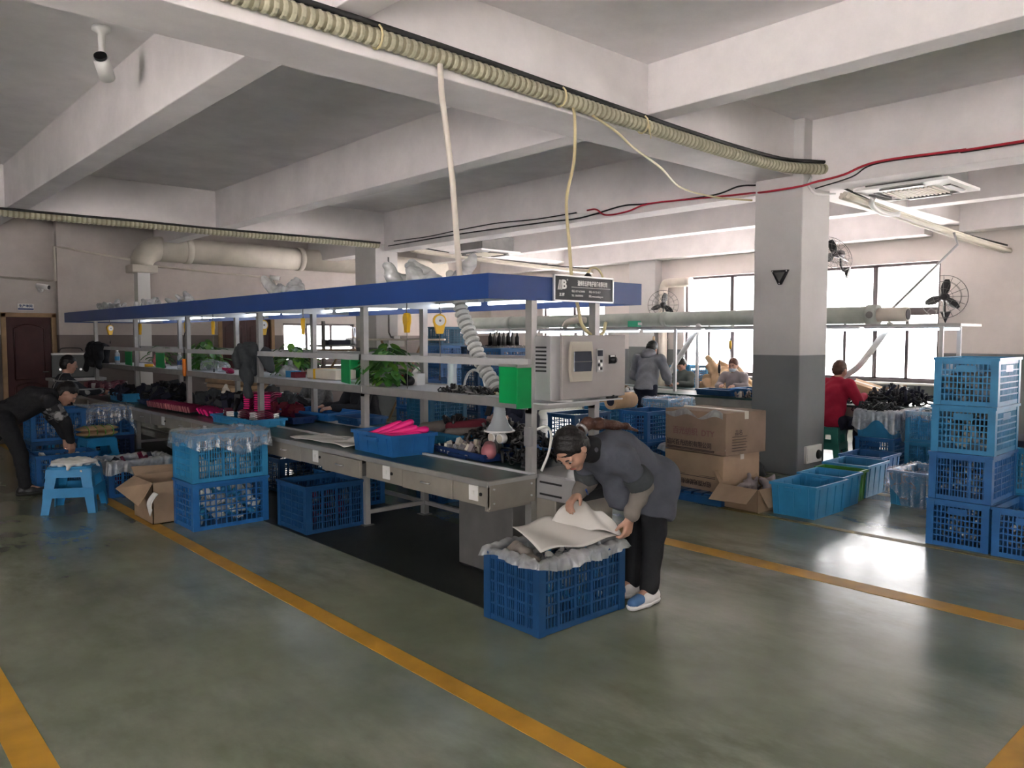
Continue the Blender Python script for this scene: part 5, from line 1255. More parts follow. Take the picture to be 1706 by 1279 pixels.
def soft(name, label, cat, loc, caps, m, h=.010, fold=.003, rz=0, f=60, cut0=True):
    P = np.array([c[:3] for c in caps]+[c[3:6] for c in caps]); rr = max(max(c[6], c[7]) for c in caps)+.03
    s = SDF(P.min(0)-rr, P.max(0)+rr, h)
    for c in caps: s.cap(c[:3], c[3:6], c[6], c[7], .02)
    if fold: s.folds(fold, f)
    if cut0: s.cut((0, 0, .002), (0, 0, -1))
    return tag(s.build(name, m if not isinstance(m, str) else M[m], None, loc=loc, rot=(0, 0, rz)), label, cat)
soft('pink_pouch', 'dusty pink oval pouch resting in the navy tray', 'pouch', (3.78, 4.42, ZT+.02), [(-.05, -.05, .05, .05, .06, .055, .055, .05), (-.05, -.05, .06, .05, .06, .07, .05, .045)], 'pink_pale', .008, .001)
soft('grey_cover', 'grey rounded cover lying on the sky blue tray', 'cover', (4.10, 5.44, ZT+.085), [(-.12, .10, .04, .10, -.10, .05, .045, .055), (-.08, .14, .04, .14, -.06, .05, .045, .055), (-.10, .12, .05, .06, -.02, .08, .04, .04)], 'taupe', .009, .001)
soft('maroon_cover', 'maroon rounded cover on a grey base beside the grey one', 'cover', (4.14, 5.16, ZT+.115), [(-.10, .09, .05, .12, -.09, .07, .035, .045), (-.06, .12, .05, .15, -.05, .07, .035, .045)], 'maroon_cloth', .009, .001)
soft('grey_cover', 'dull grey cover base under the maroon cover', 'cover', (4.13, 5.15, ZT+.085), [(-.11, .08, .03, .12, -.10, .035, .04, .045), (-.06, .12, .03, .15, -.06, .035, .04, .045)], 'taupe', .009, .001)
scatter('cover_straps', 'black strap ends lying on the grey and maroon covers', 'straps', (4.12, 5.28, ZT+.17), (.14, .20, .05), 10, .12, ['black'], 168, ('rod', 'box'), .3)
# white extraction horn hung under the shelf, fed by the ribbed hose
t = thing('extraction_horn', 'clear white flared horn hanging below the shelf over the black cords', 'horn', (3.95, 4.50, .93))
MB().lathe([(.115, 0), (.105, .015), (.07, .06), (.05, .12), (.043, .20), (.042, .27)], n=24).build('flare', M['clear'], t, solid=.003)
MB().lathe([(.118, -.004), (.122, .004), (.116, .010)], n=24).build('rim', M['white'], t)
MB().lathe([(.045, .20), (.05, .205), (.05, .225), (.045, .23)], n=16).build('clamp', M['steel_dark'], t)
corrugated('ribbed_hose', 'pale grey ribbed hose dropping from the canopy through the shelf', [(3.95, 4.99, 1.95), (3.95, 4.96, 1.85), (3.95, 4.86, 1.68), (3.95, 4.75, 1.50), (3.95, 4.66, 1.38), (3.95, 4.56, 1.29), (3.95, 4.51, 1.22), (3.95, 4.50, 1.17)], .054, .050, 'hose_gray', .13, 16)
t = thing('clip_lamp', 'white double-ended clip lamp between the cords and pouch', 'lamp', (3.98, 4.55, ZT+.12))
for y in (-.05, .05):
    MB().tube([(-.03, y, .02), (.02, y, .02)], .038, 16).build('head', M['white'], t); MB().tube([(-.034, y, .02), (-.028, y, .02)], .030, 16).build('face', M['offwhite'], t)
MB().tube([(0, .05, .02), (.0, .0, .05), (0, -.05, .02)], .008, 6).build('bridge', M['white'], t); MB().box((-.02, -.02, -.12), (.02, .02, .04)).build('stand', M['steel_dark'], t)
conduit('post_cable', 'white cable looping off the near bench post', rail_path([(3.64, 3.77, 1.03), (3.68, 3.72, 1.05), (3.71, 3.70, 1.0), (3.69, 3.70, .88), (3.66, 3.74, .75)], 6), .009, 'white', 'cable')
MB().box((3.57, 3.755, .92), (3.60, 3.82, 1.05)).build('switch_box', M['steel_gray'], bench, bevel=.004)
tag(MB().cbox((3.78, 3.98, ZT+.012), (.13, .09, .02), 0, (0, 0, .4)).build('black_clip', M['black'], bevel=.004), 'small black clip lying by the near post on the belt', 'clip')

# ------------------------------------------------------------------ things on the shelf
ZS = 1.222
def potted(loc, label, n, spread, hgt, seed, pot='glass', trough=None):
    t = thing('potted_plant', label, 'plant', loc); R = random.Random(seed)
    if pot == 'glass':
        MB().lathe([(0, .004), (.068, .004), (.076, .02), (.078, .10), (.072, .12), (.066, .12), (.07, .10), (.068, .02), (0, .012)], n=20).build('pot', M['clear'], t)
        MB().lathe([(0, .014), (.064, .014), (.064, .045), (0, .05)], n=18).build('pebbles', M['brown_card'], t); MB().lathe([(0, .05), (.065, .05), (.066, .09), (0, .092)], n=18).build('water', M['leaf'], t)
        zb = .10
    else:
        MB().lathe([(0, 0), (.06, 0), (.075, .11), (.08, .12), (.07, .12), (.06, .1), (0, .1)], n=18).build('pot', M['white'], t); zb = .10
    for i in range(n):
        a = R.uniform(0, 6.28); r = spread*R.uniform(.25, 1); z = zb+hgt*R.uniform(-.25, 1)*(1-.55*(r/spread)**2)
        tip = Vector((r*math.cos(a), r*math.sin(a), z)); L = R.uniform(.10, .16); w = L*.30; dn = R.uniform(-.5, .15)
        d = Vector((math.cos(a), math.sin(a), dn)).normalized(); sd = Vector((-math.sin(a), math.cos(a), 0)); up = d.cross(sd)*-1
        lf = MB()
        def fn(u, v): 
            ww = w*math.sin(math.pi*min(1, u*.93+.05))**.8; return tip+d*(L*(u-.3))+sd*(ww*(v-.5)*2)+Vector((0, 0, -.35*L*u*u+.02*abs(v-.5)))
        lf.grid(fn, 6, 3); lf.build('leaf', M['leaf' if R.random() < .75 else 'leaf_pale'], t)
        if i % 3 == 0: MB().tube([(0, 0, zb-.02), (tip.x*.4, tip.y*.4, (zb+z)*.5+.02), tuple(tip)], .0035, 4).build('stem', M['leaf_pale'], t)
    return t
potted((3.86, 5.92, ZS), 'bushy green plant in a round glass pot on the shelf', 110, .22, .30, 1)
potted((4.10, 8.25, ZS), 'bushy dark green plant behind the charcoal jacket', 90, .26, .26, 2, 'white')
potted((4.02, 10.6, ZS), 'leafy green plant beside the orange tool on the shelf', 90, .28, .30, 3, 'white')
potted((4.05, 12.5, ZS), 'small green plant between the two far green boards', 30, .2, .22, 4, 'white')
def bottle(loc, label, r, h, m, cap, lab=None):
    t = thing('bottle', label, 'bottle', loc)
    MB().lathe([(0, 0), (r*.9, 0), (r, .01), (r, h*.3), (r*.92, h*.5), (r, h*.7), (r*.95, h*.78), (r*.5, h*.88), (r*.42, h*.93), (0, h*.93)], n=18).build('body', M[m], t)
    MB().lathe([(0, h), (r*.5, h), (r*.5, h*.9), (0, h*.9)], n=14).build('cap', M[cap], t)
    if lab: MB().lathe([(r*1.01, h*.25), (r*1.01, h*.55)], n=18).build('label', M[lab], t)
    return t
bottle((4.05, 5.22, ZS), 'tall clear water bottle standing on the shelf near the hose', .042, .27, 'clear', 'clear')
bottle((3.80, 10.95, ZS), 'clear bottle with violet label beside the orange tool', .035, .22, 'clear', 'white', 'fascia')
bottle((3.78, 13.75, ZS), 'clear bottle with pale blue label near the black jacket', .04, .22, 'clear', 'white', 'blue_sky')
t = thing('tissue_box', 'white tissue box with a raised tissue beside the glass pot', 'tissue box', (4.08, 5.78, ZS), RAD(10))
MB().box((-.05, -.06, 0), (.05, .06, .105)).build('box', M['white'], t, bevel=.004); ts = MB(); ts.grid(lambda u, v: ((u-.5)*.05+.01*math.sin(6*v), (v-.5)*.06, .105+.06*math.sin(math.pi*u)*(.7+.3*math.sin(5*v))), 7, 7); ts.build('tissue', M['paper'], t, solid=.002)
soft('black_pouch', 'small glossy black pouch between the glass pot and tissue box', 'pouch', (4.0, 5.80, ZS), [(0, -.03, .04, 0, .03, .04, .045, .045), (0, 0, .05, 0, 0, .10, .04, .025)], 'black', .008, 0)
tag(MB().ell((4.15, 6.08, ZS+.062), (.03, .03, .028), 14, 10).build('red_ball', mat('ball_red', (.6, .02, .02), .4)), 'small red ball beside the middle post on the shelf', 'ball')
tag(MB().box((3.75, 6.0, ZS), (3.95, 6.42, ZS+.022)).build('white_board', M['white'], bevel=.003), 'flat white board lying by the bright green board', 'board')
tag(MB().tube([(3.95, 4.60+.13*math.cos(q*math.pi/14), ZS+.02+.15*math.sin(q*math.pi/14)) for q in range(15)][::-1], .010, 8).build('arched_tube', M['silver'], None, (0, .20, 0)), 'silver arched tube standing among the black cords on the shelf', 'tube')
scatter('black_cables', 'flat tangle of black plugs and cables on the shelf', 'cables', (3.78, 4.66, ZS), (.16, .52, .035), 70, .085, ['black', 'black_rubber', 'steel_dark'], 71, ('loop', 'rod'), .3)
scatter('tan_scraps', 'small tan scraps below the end of the ribbed hose', 'scraps', (3.86, 4.30, ZS), (.12, .20, .03), 30, .05, ['brown_card', 'offwhite', 'black'], 72, ('ball', 'box'), .3)
tag(MB().cbox((3.80, 3.68, ZS), (.05, .14, .012), 0, (0, 0, .6)).build('paper_note', M['paper']), 'white paper note lying under the control cabinet', 'paper')
soft('black_clamp', 'small black clamp under the control cabinet', 'clamp', (4.22, 3.60, 1.218), [(-.05, 0, .012, .05, 0, .012, .012, .012), (0, 0, .012, 0, 0, .03, .012, .01)], 'black', .006, 0)
# packs and boxes behind the jacket
tag(MB().box((3.92, 6.95, ZS), (4.16, 7.55, ZS+.10)).build('foam_pack', M['offwhite'], bevel=.01), 'cream foam pack with a yellow band on the shelf', 'pack')
tag(MB().box((3.915, 7.36, ZS-.0), (4.165, 7.40, ZS+.103)).build('yellow_band', M['yellow']), 'yellow band round the cream foam pack', 'band')
soft('white_bag', 'white knotted plastic bag on the shelf beside the jacket', 'bag', (3.95, 8.0, ZS), [(-.08, -.05, .06, .08, .05, .06, .06, .06), (0, 0, .08, .02, .02, .16, .05, .02)], FILM_W, .010, .006)
t = thing('small_boxes', 'small red and blue boxes beside the white bag', 'boxes', (3.9, 7.75, ZS)); MB().box((-.06, -.1, 0), (.06, 0, .06)).build('box', M['maroon_cloth'], t); MB().box((-.06, .0, 0), (.06, .12, .07)).build('box', M['blue_sky'], t)
soft('clear_sack', 'heap of clear bags on the shelf before the leafy plant', 'bags', (3.93, 10.1, ZS), [(-.1, -.55, .05, .1, -.1, .05, .06, .07), (-.1, .0, .05, .1, .45, .06, .07, .06), (0, -.3, .06, 0, .3, .08, .06, .06)], FILM, .014, .010)
soft('pink_bag', 'pink cloth bag between the two far green boards', 'bag', (3.80, 11.75, ZS), [(-.05, -.12, .08, .03, .14, .09, .08, .08), (0, 0, .1, 0, .1, .16, .06, .04)], mat('bag_pink', (.55, .16, .2), .8), .012, .006)
soft('magenta_scraps', 'bright magenta pieces lying on the shelf left of the jacket', 'pieces', (3.75, 9.15, ZS), [(-.04, -.12, .03, .04, .1, .03, .035, .03), (0, 0, .03, -.05, .06, .05, .03, .02)], 'magenta', .010, .008)
soft('black_bundle', 'black and magenta cord bundle beside the pink bag', 'bundle', (3.72, 11.45, ZS), [(-.03, -.12, .04, .03, .1, .05, .045, .04)], 'black', .010, .010)
t = thing('yellow_roll', 'yellow tape roll on the shelf by the far green board', 'tape', (3.75, 10.98+1.1, ZS)); MB().lathe([(.03, 0), (.06, 0), (.06, .04), (.03, .04), (.03, 0)], n=18).build('roll', M['yellow'], t); MB().lathe([(.026, 0), (.031, 0), (.031, .04), (.026, .04)], n=18).build('core', M['brown_card'], t)
t = thing('orange_driver', 'orange electric screwdriver hung on the bench post', 'screwdriver', (3.56, 10.10, 1.20)); MB().tube([(0, 0, -.04), (0, 0, 0), (0, 0, .10), (0, 0, .18)], [.018, .026, .024, .026], 12).build('grip', M['orange'], t); MB().tube([(0, 0, -.10), (0, 0, -.04)], .010, 8).build('chuck', M['black'], t); MB().tube([(0, 0, .18), (.0, 0, .45), (.1, .05, .72)], .005, 6).build('cord', M['black_rubber'], t)
# grey machine case and monitor at the far end of the bench
t = thing('dark_case', 'dark instrument case with small dials beside the brown door', 'case', (3.35, 14.75, .98), RAD(-20)); MB().box((-.28, -.2, 0), (.34, .2, .40)).build('body', mat('case_dark', (.03, .035, .032), .4), t, bevel=.01); MB().box((-.28, -.21, .38), (.34, .2, .41)).build('top', M['white'], t)
for k in range(4): MB().tube([(-.15+k*.1, -.2, .14), (-.15+k*.1, -.215, .14)], .02, 10).build('dial', M['silver'], t)
t = thing('side_table', 'grey side table carrying the dark instrument case', 'table', (3.35, 14.75, 0)); MB().box((-.35, -.28, .93), (.45, .28, .975)).build('top', M['alu_white'], t); MB().box((-.32, -.24, .05), (-.05, .24, .93)).build('pedestal', M['steel_gray'], t); MB().box((.36, -.25, 0), (.42, .25, .93)).build('side', M['steel_gray'], t)
tag(MB().tube(rail_path([(3.15, 14.7, 1.42), (3.2, 14.7, 1.47), (3.45, 14.7, 1.47), (3.5, 14.7, 1.42)], 4), .01, 6).build('wire_handle', M['black_rubber']), 'thin dark wire handle above the instrument case', 'handle')

# jackets hung over the upper rail
def jacket(name, label, loc, m, caps, rz=0): return soft(name, label, 'jacket', loc, caps, m, .012, .011, rz, 30, False)
jacket('black_jacket', 'black jacket hung over the far end of the shelf rail', (3.57, 14.0, 1.2), 'black_cloth', [(-.02, -.25, .30, .0, .35, .30, .07, .08), (-.06, -.2, .28, -.08, -.35, .0, .07, .05), (-.05, .2, .28, -.04, .3, .02, .09, .06), (.08, .0, .28, .12, .1, .05, .08, .07), (-.06, -.05, .27, -.06, -.08, .1, .08, .05), (-.07, .33, .2, -.07, .55, -.15, .05, .04)])
jacket('charcoal_jacket', 'charcoal jacket hung over the shelf rail with a sleeve dangling', (3.565, 8.12, 1.2), 'charcoal_cloth', [(-.02, -.10, .32, .02, .26, .31, .07, .07), (-.05, .0, .30, -.06, -.02, .05, .085, .055), (-.06, -.02, .10, -.06, -.05, -.17, .06, .045), (.07, .15, .28, .10, .2, .08, .08, .07), (-.05, .20, .28, -.05, .24, .14, .07, .05), (.08, -.15, .28, .1, -.25, .15, .07, .06)])
# rolled film on top of the canopy
def crumple(loc, label, seed, s=1.0):
    R = random.Random(seed); caps = []
    for k in range(9): a = np.array([R.uniform(-.12, .12)*s, R.uniform(-.2, .2)*s, .03+R.uniform(0, .08)]); b = a+np.array([R.uniform(-.08, .08), R.uniform(-.12, .12), R.uniform(.03, .11)])*s; caps.append((*a, *b, .045*s, .026*s))
    soft('crumpled_bag', label, 'bag', loc, caps, FILM_W, .012, .006)
crumple((3.50, 4.85, 1.996), 'crumpled white bag at the near end of the canopy top', 1, 1.5)
crumple((3.45, 6.95, 1.996), 'crumpled white bag on the canopy behind the conduit', 2, 1.3)
crumple((3.42, 9.6, 1.996), 'small crumpled grey bag on the canopy middle', 3, .9)
crumple((3.40, 11.0, 1.996), 'crumpled grey bag further along the canopy top', 4, 1.0)
crumple((3.38, 12.4, 1.996), 'crumpled grey bag on the far canopy top', 5, 1.1)
conduit('canopy_lead', 'black and yellow lead arching over the canopy behind the sign', rail_path([(4.20, 3.82, 2.06), (4.22, 3.84, 2.10), (4.30, 3.88, 2.155), (4.42, 3.92, 2.16), (4.52, 3.96, 2.11), (4.54, 3.98, 2.05)], 6), .008, 'cream_cable', 'cable')
tag(MB().lathe([(0, 0), (.03, 0), (.028, .04), (.012, .06), (0, .06)], (4.20, 3.82, 2.052), 12).build('plug', M['black']), 'black plug on the canopy edge above the sign', 'plug')

# ------------------------------------------------------------------ beyond the bench: shelf rack, ironing board, roll, tables
t = thing('storage_rack', 'dark metal rack with boxes in front of the back window', 'rack', (8.3, 15.2, 0))
for x in (0, 1.5):
    for y in (0, .5): MB().box((x-.03, y-.03, 0), (x+.03, y+.03, 2.0)).build('post', M['steel_dark'], t)
for z in (.5, 1.0, 1.45): MB().box((-.05, -.05, z), (1.55, .55, z+.04)).build('rack_shelf', M['steel_dark'], t)
tag(MB().box((8.45, 15.25, 1.49), (9.0, 15.6, 1.60)).build('folded_cloth', M['navy_cloth'], bevel=.02), 'dark blue folded cloth on the far rack', 'cloth')
tag(MB().box((9.05, 15.25, 1.49), (9.6, 15.6, 1.64)).build('grey_case', M['steel_gray'], bevel=.03), 'grey case on top of the far rack', 'case')
tote((9.5, 15.4, 1.66), 0, .5, .38, .22, 'blue_deep', 'dark blue tote on top of the far rack', None)
tote((9.4, 15.4, 1.04), 0, .5, .38, .2, 'blue_sky', 'sky blue tote on the lower shelf of the far rack', None)
t = thing('wooden_easel', 'tan wooden trestle with diagonal braces before the back window', 'trestle', (7.7, 14.9, 0))
MB().box((-.1, -.2, 1.36), (1.3, .2, 1.40)).build('top', M['tan_wood'], t)
for x0, x1 in ((.0, .25), (.85, .6)): MB().tube([(x0, 0, 1.36), (x1, 0, 1.0)], .025, 6).build('brace', M['tan_wood'], t)
for x in (.1, 1.1): MB().box((x-.03, -.03, 0), (x+.03, .03, 1.36)).build('leg', M['tan_wood'], t)
t = thing('ironing_board', 'pale board on copper-coloured folding legs behind the glass plant pot', 'board', (7.2, 10.6, 0), RAD(-42))
MB().box((-.7, -.16, 1.60), (.7, .16, 1.63)).build('top', M['offwhite'], t, bevel=.01)
for a, b in (((-.35, .1, 1.60), (.35, .1, 0)), ((.35, -.1, 1.60), (-.35, -.1, 0))): MB().tube([a, b], .02, 8).build('leg', M['tan_wood'], t)
tag(MB().box((7.05, 10.75, 1.50), (7.35, 11.0, 1.60)).build('papers', M['paper']), 'stack of papers under the pale board', 'papers')
t = thing('kraft_roll', 'tan kraft paper roll with dark core standing behind the cabinet', 'roll', (7.45, 6.38, .748), RAD(20))
MB().tube([(0, 0, .10), (.45, -.12, .10)], .10, 18).build('roll', M['brown_card'], t); MB().tube([(-.004, .001, .10), (.01, -.002, .10)], .055, 16).build('core', M['navy_cloth'], t)
t = thing('round_tub', 'tan round tub with a dark tray of parts beside the hoodie man', 'tub', (10.15, 8.6, 0)); MB().lathe([(0, 0), (.26, 0), (.33, .70), (.345, .72), (.32, .72), (.25, .02), (0, .02)], n=26).build('body', M['brown_card'], t)
MB().lathe([(0, .72), (.36, .72), (.36, .75), (0, .75)], n=26).build('lid', M['steel_dark'], t)
scatter('clip_parts', 'black and white clips heaped on the round tub', 'clips', (10.15, 8.6, .755), (.45, .45, .12), 60, .08, ['black', 'white', 'tan_wood'], 73, ('loop', 'ball', 'box'), .6)
t = thing('orange_grip_tool', 'tool with an orange grip standing on the round tub', 'tool', (10.0, 8.95, .78)); MB().tube([(0, 0, 0), (.02, .02, .16), (.03, .02, .26)], [.02, .024, .018], 10).build('grip', M['orange'], t); MB().tube([(-.005, 0, -.02), (0, 0, .02)], .012, 8).build('tip', M['steel_dark'], t)
soft('white_bag', 'white bag peaked on the round tub', 'bag', (10.2, 8.78, .765), [(0, 0, .05, .0, .02, .2, .09, .02)], FILM_W, .012, .006)
# on the window bench
tote((10.82, 7.0, .735), RAD(3), .40, .60, .09, 'blue_deep', 'dark blue tray on the window bench behind the cartons', None, 'tray', 'tray', .01)
tote((11.0, 6.55, .735), RAD(3), .5, .40, .12, 'blue', 'bright blue tray on the window bench before the masked woman', None, 'tray', 'tray', .01)
scatter('black_handles', 'dark heap of handles on the window bench by the column', 'handles', (11.2, 6.15, .73), (.6, .7, .30), 190, .16, ['black', 'navy_cloth', 'charcoal_cloth'], 74, ('rod', 'loop'), .7)
scatter('pale_parts', 'pale small parts spread on the near edge of window bench', 'parts', (10.75, 6.2, .73), (.35, .8, .08), 80, .09, ['offwhite', 'black', 'mauve_cloth'], 75, ('box', 'rod'), .4)
scatter('black_handles', 'black looped cords heaped on the bench right of the man in red', 'cords', (11.1, 4.35, .735), (.7, .62, .22), 170, .16, ['black', 'charcoal_cloth', 'navy_cloth'], 76, ('loop', 'rod'), .6)
scatter('dark_parts', 'dark parts scattered before the man in red', 'parts', (10.95, 4.95, .735), (.4, .5, .08), 80, .09, ['black', 'navy_cloth', 'pink_pale'], 77, ('rod', 'ball'), .3)
t = carton((11.75, 5.1, .735), RAD(20), .35, .40, .22, 'brown_card', 'open tan carton leaning on the bench behind the man in red'); t.rotation_euler = (RAD(18), RAD(-10), RAD(20))
t = carton((12.05, 4.75, .76), RAD(-15), .22, .25, .16, 'card', 'small brown carton behind the leaning tan carton'); t.rotation_euler = (RAD(-15), 0, RAD(-15))
t = thing('orange_driver', 'dark orange screwdriver upright by the man in red', 'screwdriver', (11.0, 5.25, .745)); MB().tube([(0, 0, 0), (.01, 0, .12), (.02, 0, .26)], [.014, .022, .02], 10).build('grip', M['orange'], t); MB().tube([(.02, 0, .26), (.03, 0, .32)], .008, 6).build('tip', M['black'], t)
# brown paper heap and sky-blue crate by the window
crate((12.7, 8.9, 0), 0, .6, .45, .37, 'blue_sky', 'grid', 'lower pale crate by the far window', BG); crate((12.7, 8.9, .372), 0, .6, .45, .37, 'blue_sky', 'grid', 'middle pale crate by the far window', BG); crate((12.7, 8.9, .744), 0, .6, .45, .37, 'blue_sky', 'grid', 'top pale crate lit by the far window', BG)
soft('kraft_paper', 'big crumpled heap of tan kraft paper before the window', 'paper', (12.9, 8.15, .3), [(-.2, -.3, .3, .1, .4, .35, .28, .3), (-.1, 0, .5, .1, .25, .75, .25, .14), (0, .25, .7, .0, .45, .98, .16, .05), (.1, -.2, .45, .1, -.1, .7, .22, .12)], 'brown_card', .025, .03, 0, 22, False)
crate((12.9, 8.15, 0), 0, .7, .9, .30, 'blue', 'grid', 'blue crate holding the heap of kraft paper', BG)
tote((12.6, 6.9, .6), 0, .5, .4, .25, 'green_tote', 'pale green tote beyond the window bench', None)
tag(MB().box((12.3, 6.6, .0), (12.95, 7.2, .598)).build('low_cabinet', M['steel_gray'], bevel=.01), 'low grey cabinet beyond the window bench', 'cabinet')
# crates in front of the window bench at the right
crate((10.35, 4.22, 0), RAD(2), .66, .46, .38, 'blue', 'plate', 'blue crate under the lined grey one beside the green stool', BG)
tote((10.35, 4.22, .382), RAD(2), .66, .46, .33, 'blue_sky', 'lined tote on the crate beside the green stool', BG)
liner((10.35, 4.22, .382), RAD(2), .66, .46, .33, 'cloudy bag over the tote beside the green stool', .26, 80, FILM_W)
scatter('black_cords', 'black cords spilling over the lined tote beside the stool', 'cords', (10.3, 4.30, .68), (.5, .40, .12), 90, .14, ['black', 'charcoal_cloth'], 81, ('loop', 'rod'), .5)
crate((10.35, 3.62, 0), 0, .60, .44, .372, 'blue_sky', 'fine', 'bottom pale crate just left of the tall right stack', BG); crate((10.35, 3.62, .374), 0, .60, .44, .372, 'blue_sky', 'fine', 'upper pale crate just left of the tall right stack', BG)
liner((10.35, 3.62, .374), 0, .60, .44, .372, 'clear lining of the pale crate left of the right stack', .12, 82)
soft('dark_sack', 'dark sack slumped behind the cartons by the column', 'sack', (7.95, 4.75, 0), [(-.1, -.1, .12, .15, .1, .12, .16, .16), (0, 0, .2, .05, 0, .4, .15, .08)], 'charcoal_cloth', .02, .01)
# white paper in front crate, partly held by the woman
def patch(A, B, C_, D, wave):
    A, B, C_, D = map(Vector, (A, B, C_, D))
    return lambda u, v: tuple(A*(1-u)*(1-v)+B*u*(1-v)+C_*u*v+D*(1-u)*v+Vector((0, 0, wave(u, v))))
FOAM = mat('foam_sheet', (.58, .555, .52), .7, bump=.1, bscale=8)
sh = thing('white_foam_sheet', 'big white foam sheet lifted out of the front crate', 'sheet', (0, 0, 0))
MB().grid(patch((2.99, 3.06, .455), (3.60, 2.99, .455), (3.56, 3.34, .50), (3.05, 3.36, .535), lambda u, v: .014*math.sin(9*u+3*v)+.03*math.sin(math.pi*u)*v), 30, 16).build('lower_fold', FOAM, sh, solid=.004)
MB().grid(patch((3.30, 3.30, .52), (3.585, 2.96, .475), (3.56, 3.06, .57), (3.50, 3.27, .655), lambda u, v: .012*math.sin(11*u+5*v)+.03*math.sin(math.pi*v)*(1-u)), 22, 16).build('raised_fold', FOAM, sh, solid=.004)
soft('grey_rag', 'crumpled grey bag poking from the corner of the front crate', 'bag', (3.03, 3.22, .36), [(-.03, -.08, .02, .03, .12, .03, .05, .06), (-.02, 0, .05, .0, .05, .08, .045, .03)], 'taupe', .010, .008, 0, 60, False)
scatter('grey_parts', 'pale grey bagged parts filling the front crate', 'parts', (3.28, 3.23, .03), (.62, .38, .34), 160, .09, ['clear', 'white', 'steel_gray', 'blue_sky'], 90, ('box', 'ball'))

# more goods on the far side of the bench
t = thing('red_bin', 'dark red parts bin with white lettering behind the charcoal jacket', 'bin', (4.47, 9.18, ZT+.09)); MB().box((-.10, -.17, 0), (.10, .17, .13)).build('body', M['maroon_cloth'], t, bevel=.008); MB().box((-.085, -.155, .125), (.085, .155, .134)).build('contents', M['steel_gray'], t)
put_text('lettering', '生产用品', .05, M['white'], t, (-.1015, 0, .06), RL)
t = thing('bin_stand', 'pale stand under the dark red parts bin', 'stand', (4.47, 9.18, ZT)); MB().box((-.13, -.22, .07), (.13, .22, .088)).build('board', M['alu_white'], t)
for y in (-.18, .18): MB().box((-.1, y-.015, 0), (.1, y+.015, .07)).build('foot', M['steel_gray'], t)
tag(MB().box((4.36, 9.40, ZT+.09), (4.40, 9.44, ZT+.27)).build('yellow_holder', M['yellow'], bevel=.004), 'slim yellow holder beside the dark red bin', 'holder')
soft('cream_bag', 'crumpled cream bag on the far table past the orange tool', 'bag', (4.5, 11.15, ZT), [(-.08, -.12, .06, .08, .12, .06, .08, .08), (0, .0, .08, .02, .03, .20, .07, .035)], 'cream', .012, .009)
t = thing('tan_carton_lid', 'tan carton lid leaning behind the cream bag', 'carton', (4.52, 10.45, ZT), RAD(-8)); MB().cbox((0, 0, .05), (.26, .62, .10)).build('tray', M['brown_card'], t, bevel=.004); MB().cbox((-.02, .30, .13), (.24, .02, .16), 0, (RAD(-30), 0, 0)).build('flap', M['brown_card'], t)
t = thing('plank_stack', 'stack of pale boards beyond the far part of the bench', 'boards', (5.3, 12.6, 0))
for k in range(6): MB().cbox((0, .01*(k % 2), .55+k*.075), (.5, 1.3, .06), 0, (0, 0, RAD(2*(k % 3)))).build('board', M['tan_wood' if k % 2 else 'brown_card'], t)
for y in (-.5, .5): MB().box((-.2, y-.04, 0), (.2, y+.04, .52)).build('trestle', M['steel_dark'], t)
t = thing('bottle_caddy', 'black caddy of dark bottles on top of the far blue stack', 'caddy', (8.3, 9.0+.35, 1.50)); MB().box((-.24, -.17, 0), (.24, .17, .03)).build('tray', M['black'], t)
for i in range(5):
    for j in range(3): MB().lathe([(0, .03), (.035, .03), (.036, .15), (.014, .19), (.014, .23), (0, .23)], (-.19+i*.095, -.11+j*.11, 0), 10).build('bottle', M['steel_dark' if (i+j) % 2 else 'black'], t)
t = thing('wall_notice', 'small framed notices on the far wall behind the grey hoodie', 'notice', (14.585, 10.35+.45, 1.62))
for y, z in ((0, 0), (.26, 0), (.0, -.26), (.26, -.26)): MB().box((-.006, y, z), (.004, y+.2, z+.22)).build('frame', M['steel_gray'], t); MB().box((-.008, y+.02, z+.02), (-.005, y+.18, z+.2)).build('sheet', M['paper' if y else 'pink_pale'], t)
# ------------------------------------------------------------------ people
def V(*a): return np.array(a, float)
def nrm(v): v = np.array(v, float); return v/np.linalg.norm(v)
def hand(s, w, d, n, side, curl=.5, spread=.012, sc=1.0, k=.008):
    """palm, four jointed fingers of unequal length and a thumb; w wrist, d pointing direction, n palm normal"""
    d = nrm(d); n = nrm(np.array(n)-d*np.dot(n, d)); l = np.cross(n, d)*side      # l towards the thumb
    P = lambda a, b, c: w+(d*a+l*b+n*c)*sc
    for b in (-.026, -.009, .009, .026): s.cap(P(.0, b*.6, 0), P(.085, b*1.05, 0), .015*sc, .0125*sc, .014)
    lens = (.058, .072, .078, .070)
    for i, b in enumerate((-.028, -.010, .010, .028)):
        L = lens[i]; a = 0; p = P(.085, b, 0); seg = (.45, .32, .23); r = .0098 if i else .0088
        for q, f in enumerate(seg):
            a += curl*(.55 if q == 0 else .75); e = p+(d*math.cos(a)+n*math.sin(a)+l*spread*np.sign(b)*abs(b)/.03*(1 if q == 0 else .3)*3)*L*f*sc
            s.cap(p, e, r*sc, (r-.0008)*sc, k*.5); p = e; r -= .0008
    p = P(.02, .028, .004); e = P(.055, .052, .014+.01*curl); s.cap(p, e, .014*sc, .0115*sc, .010); e2 = e+(d*.8+l*.15+n*.6*curl)/1.0*.036*sc; s.cap(e, e2, .0115*sc, .0085*sc, .006)

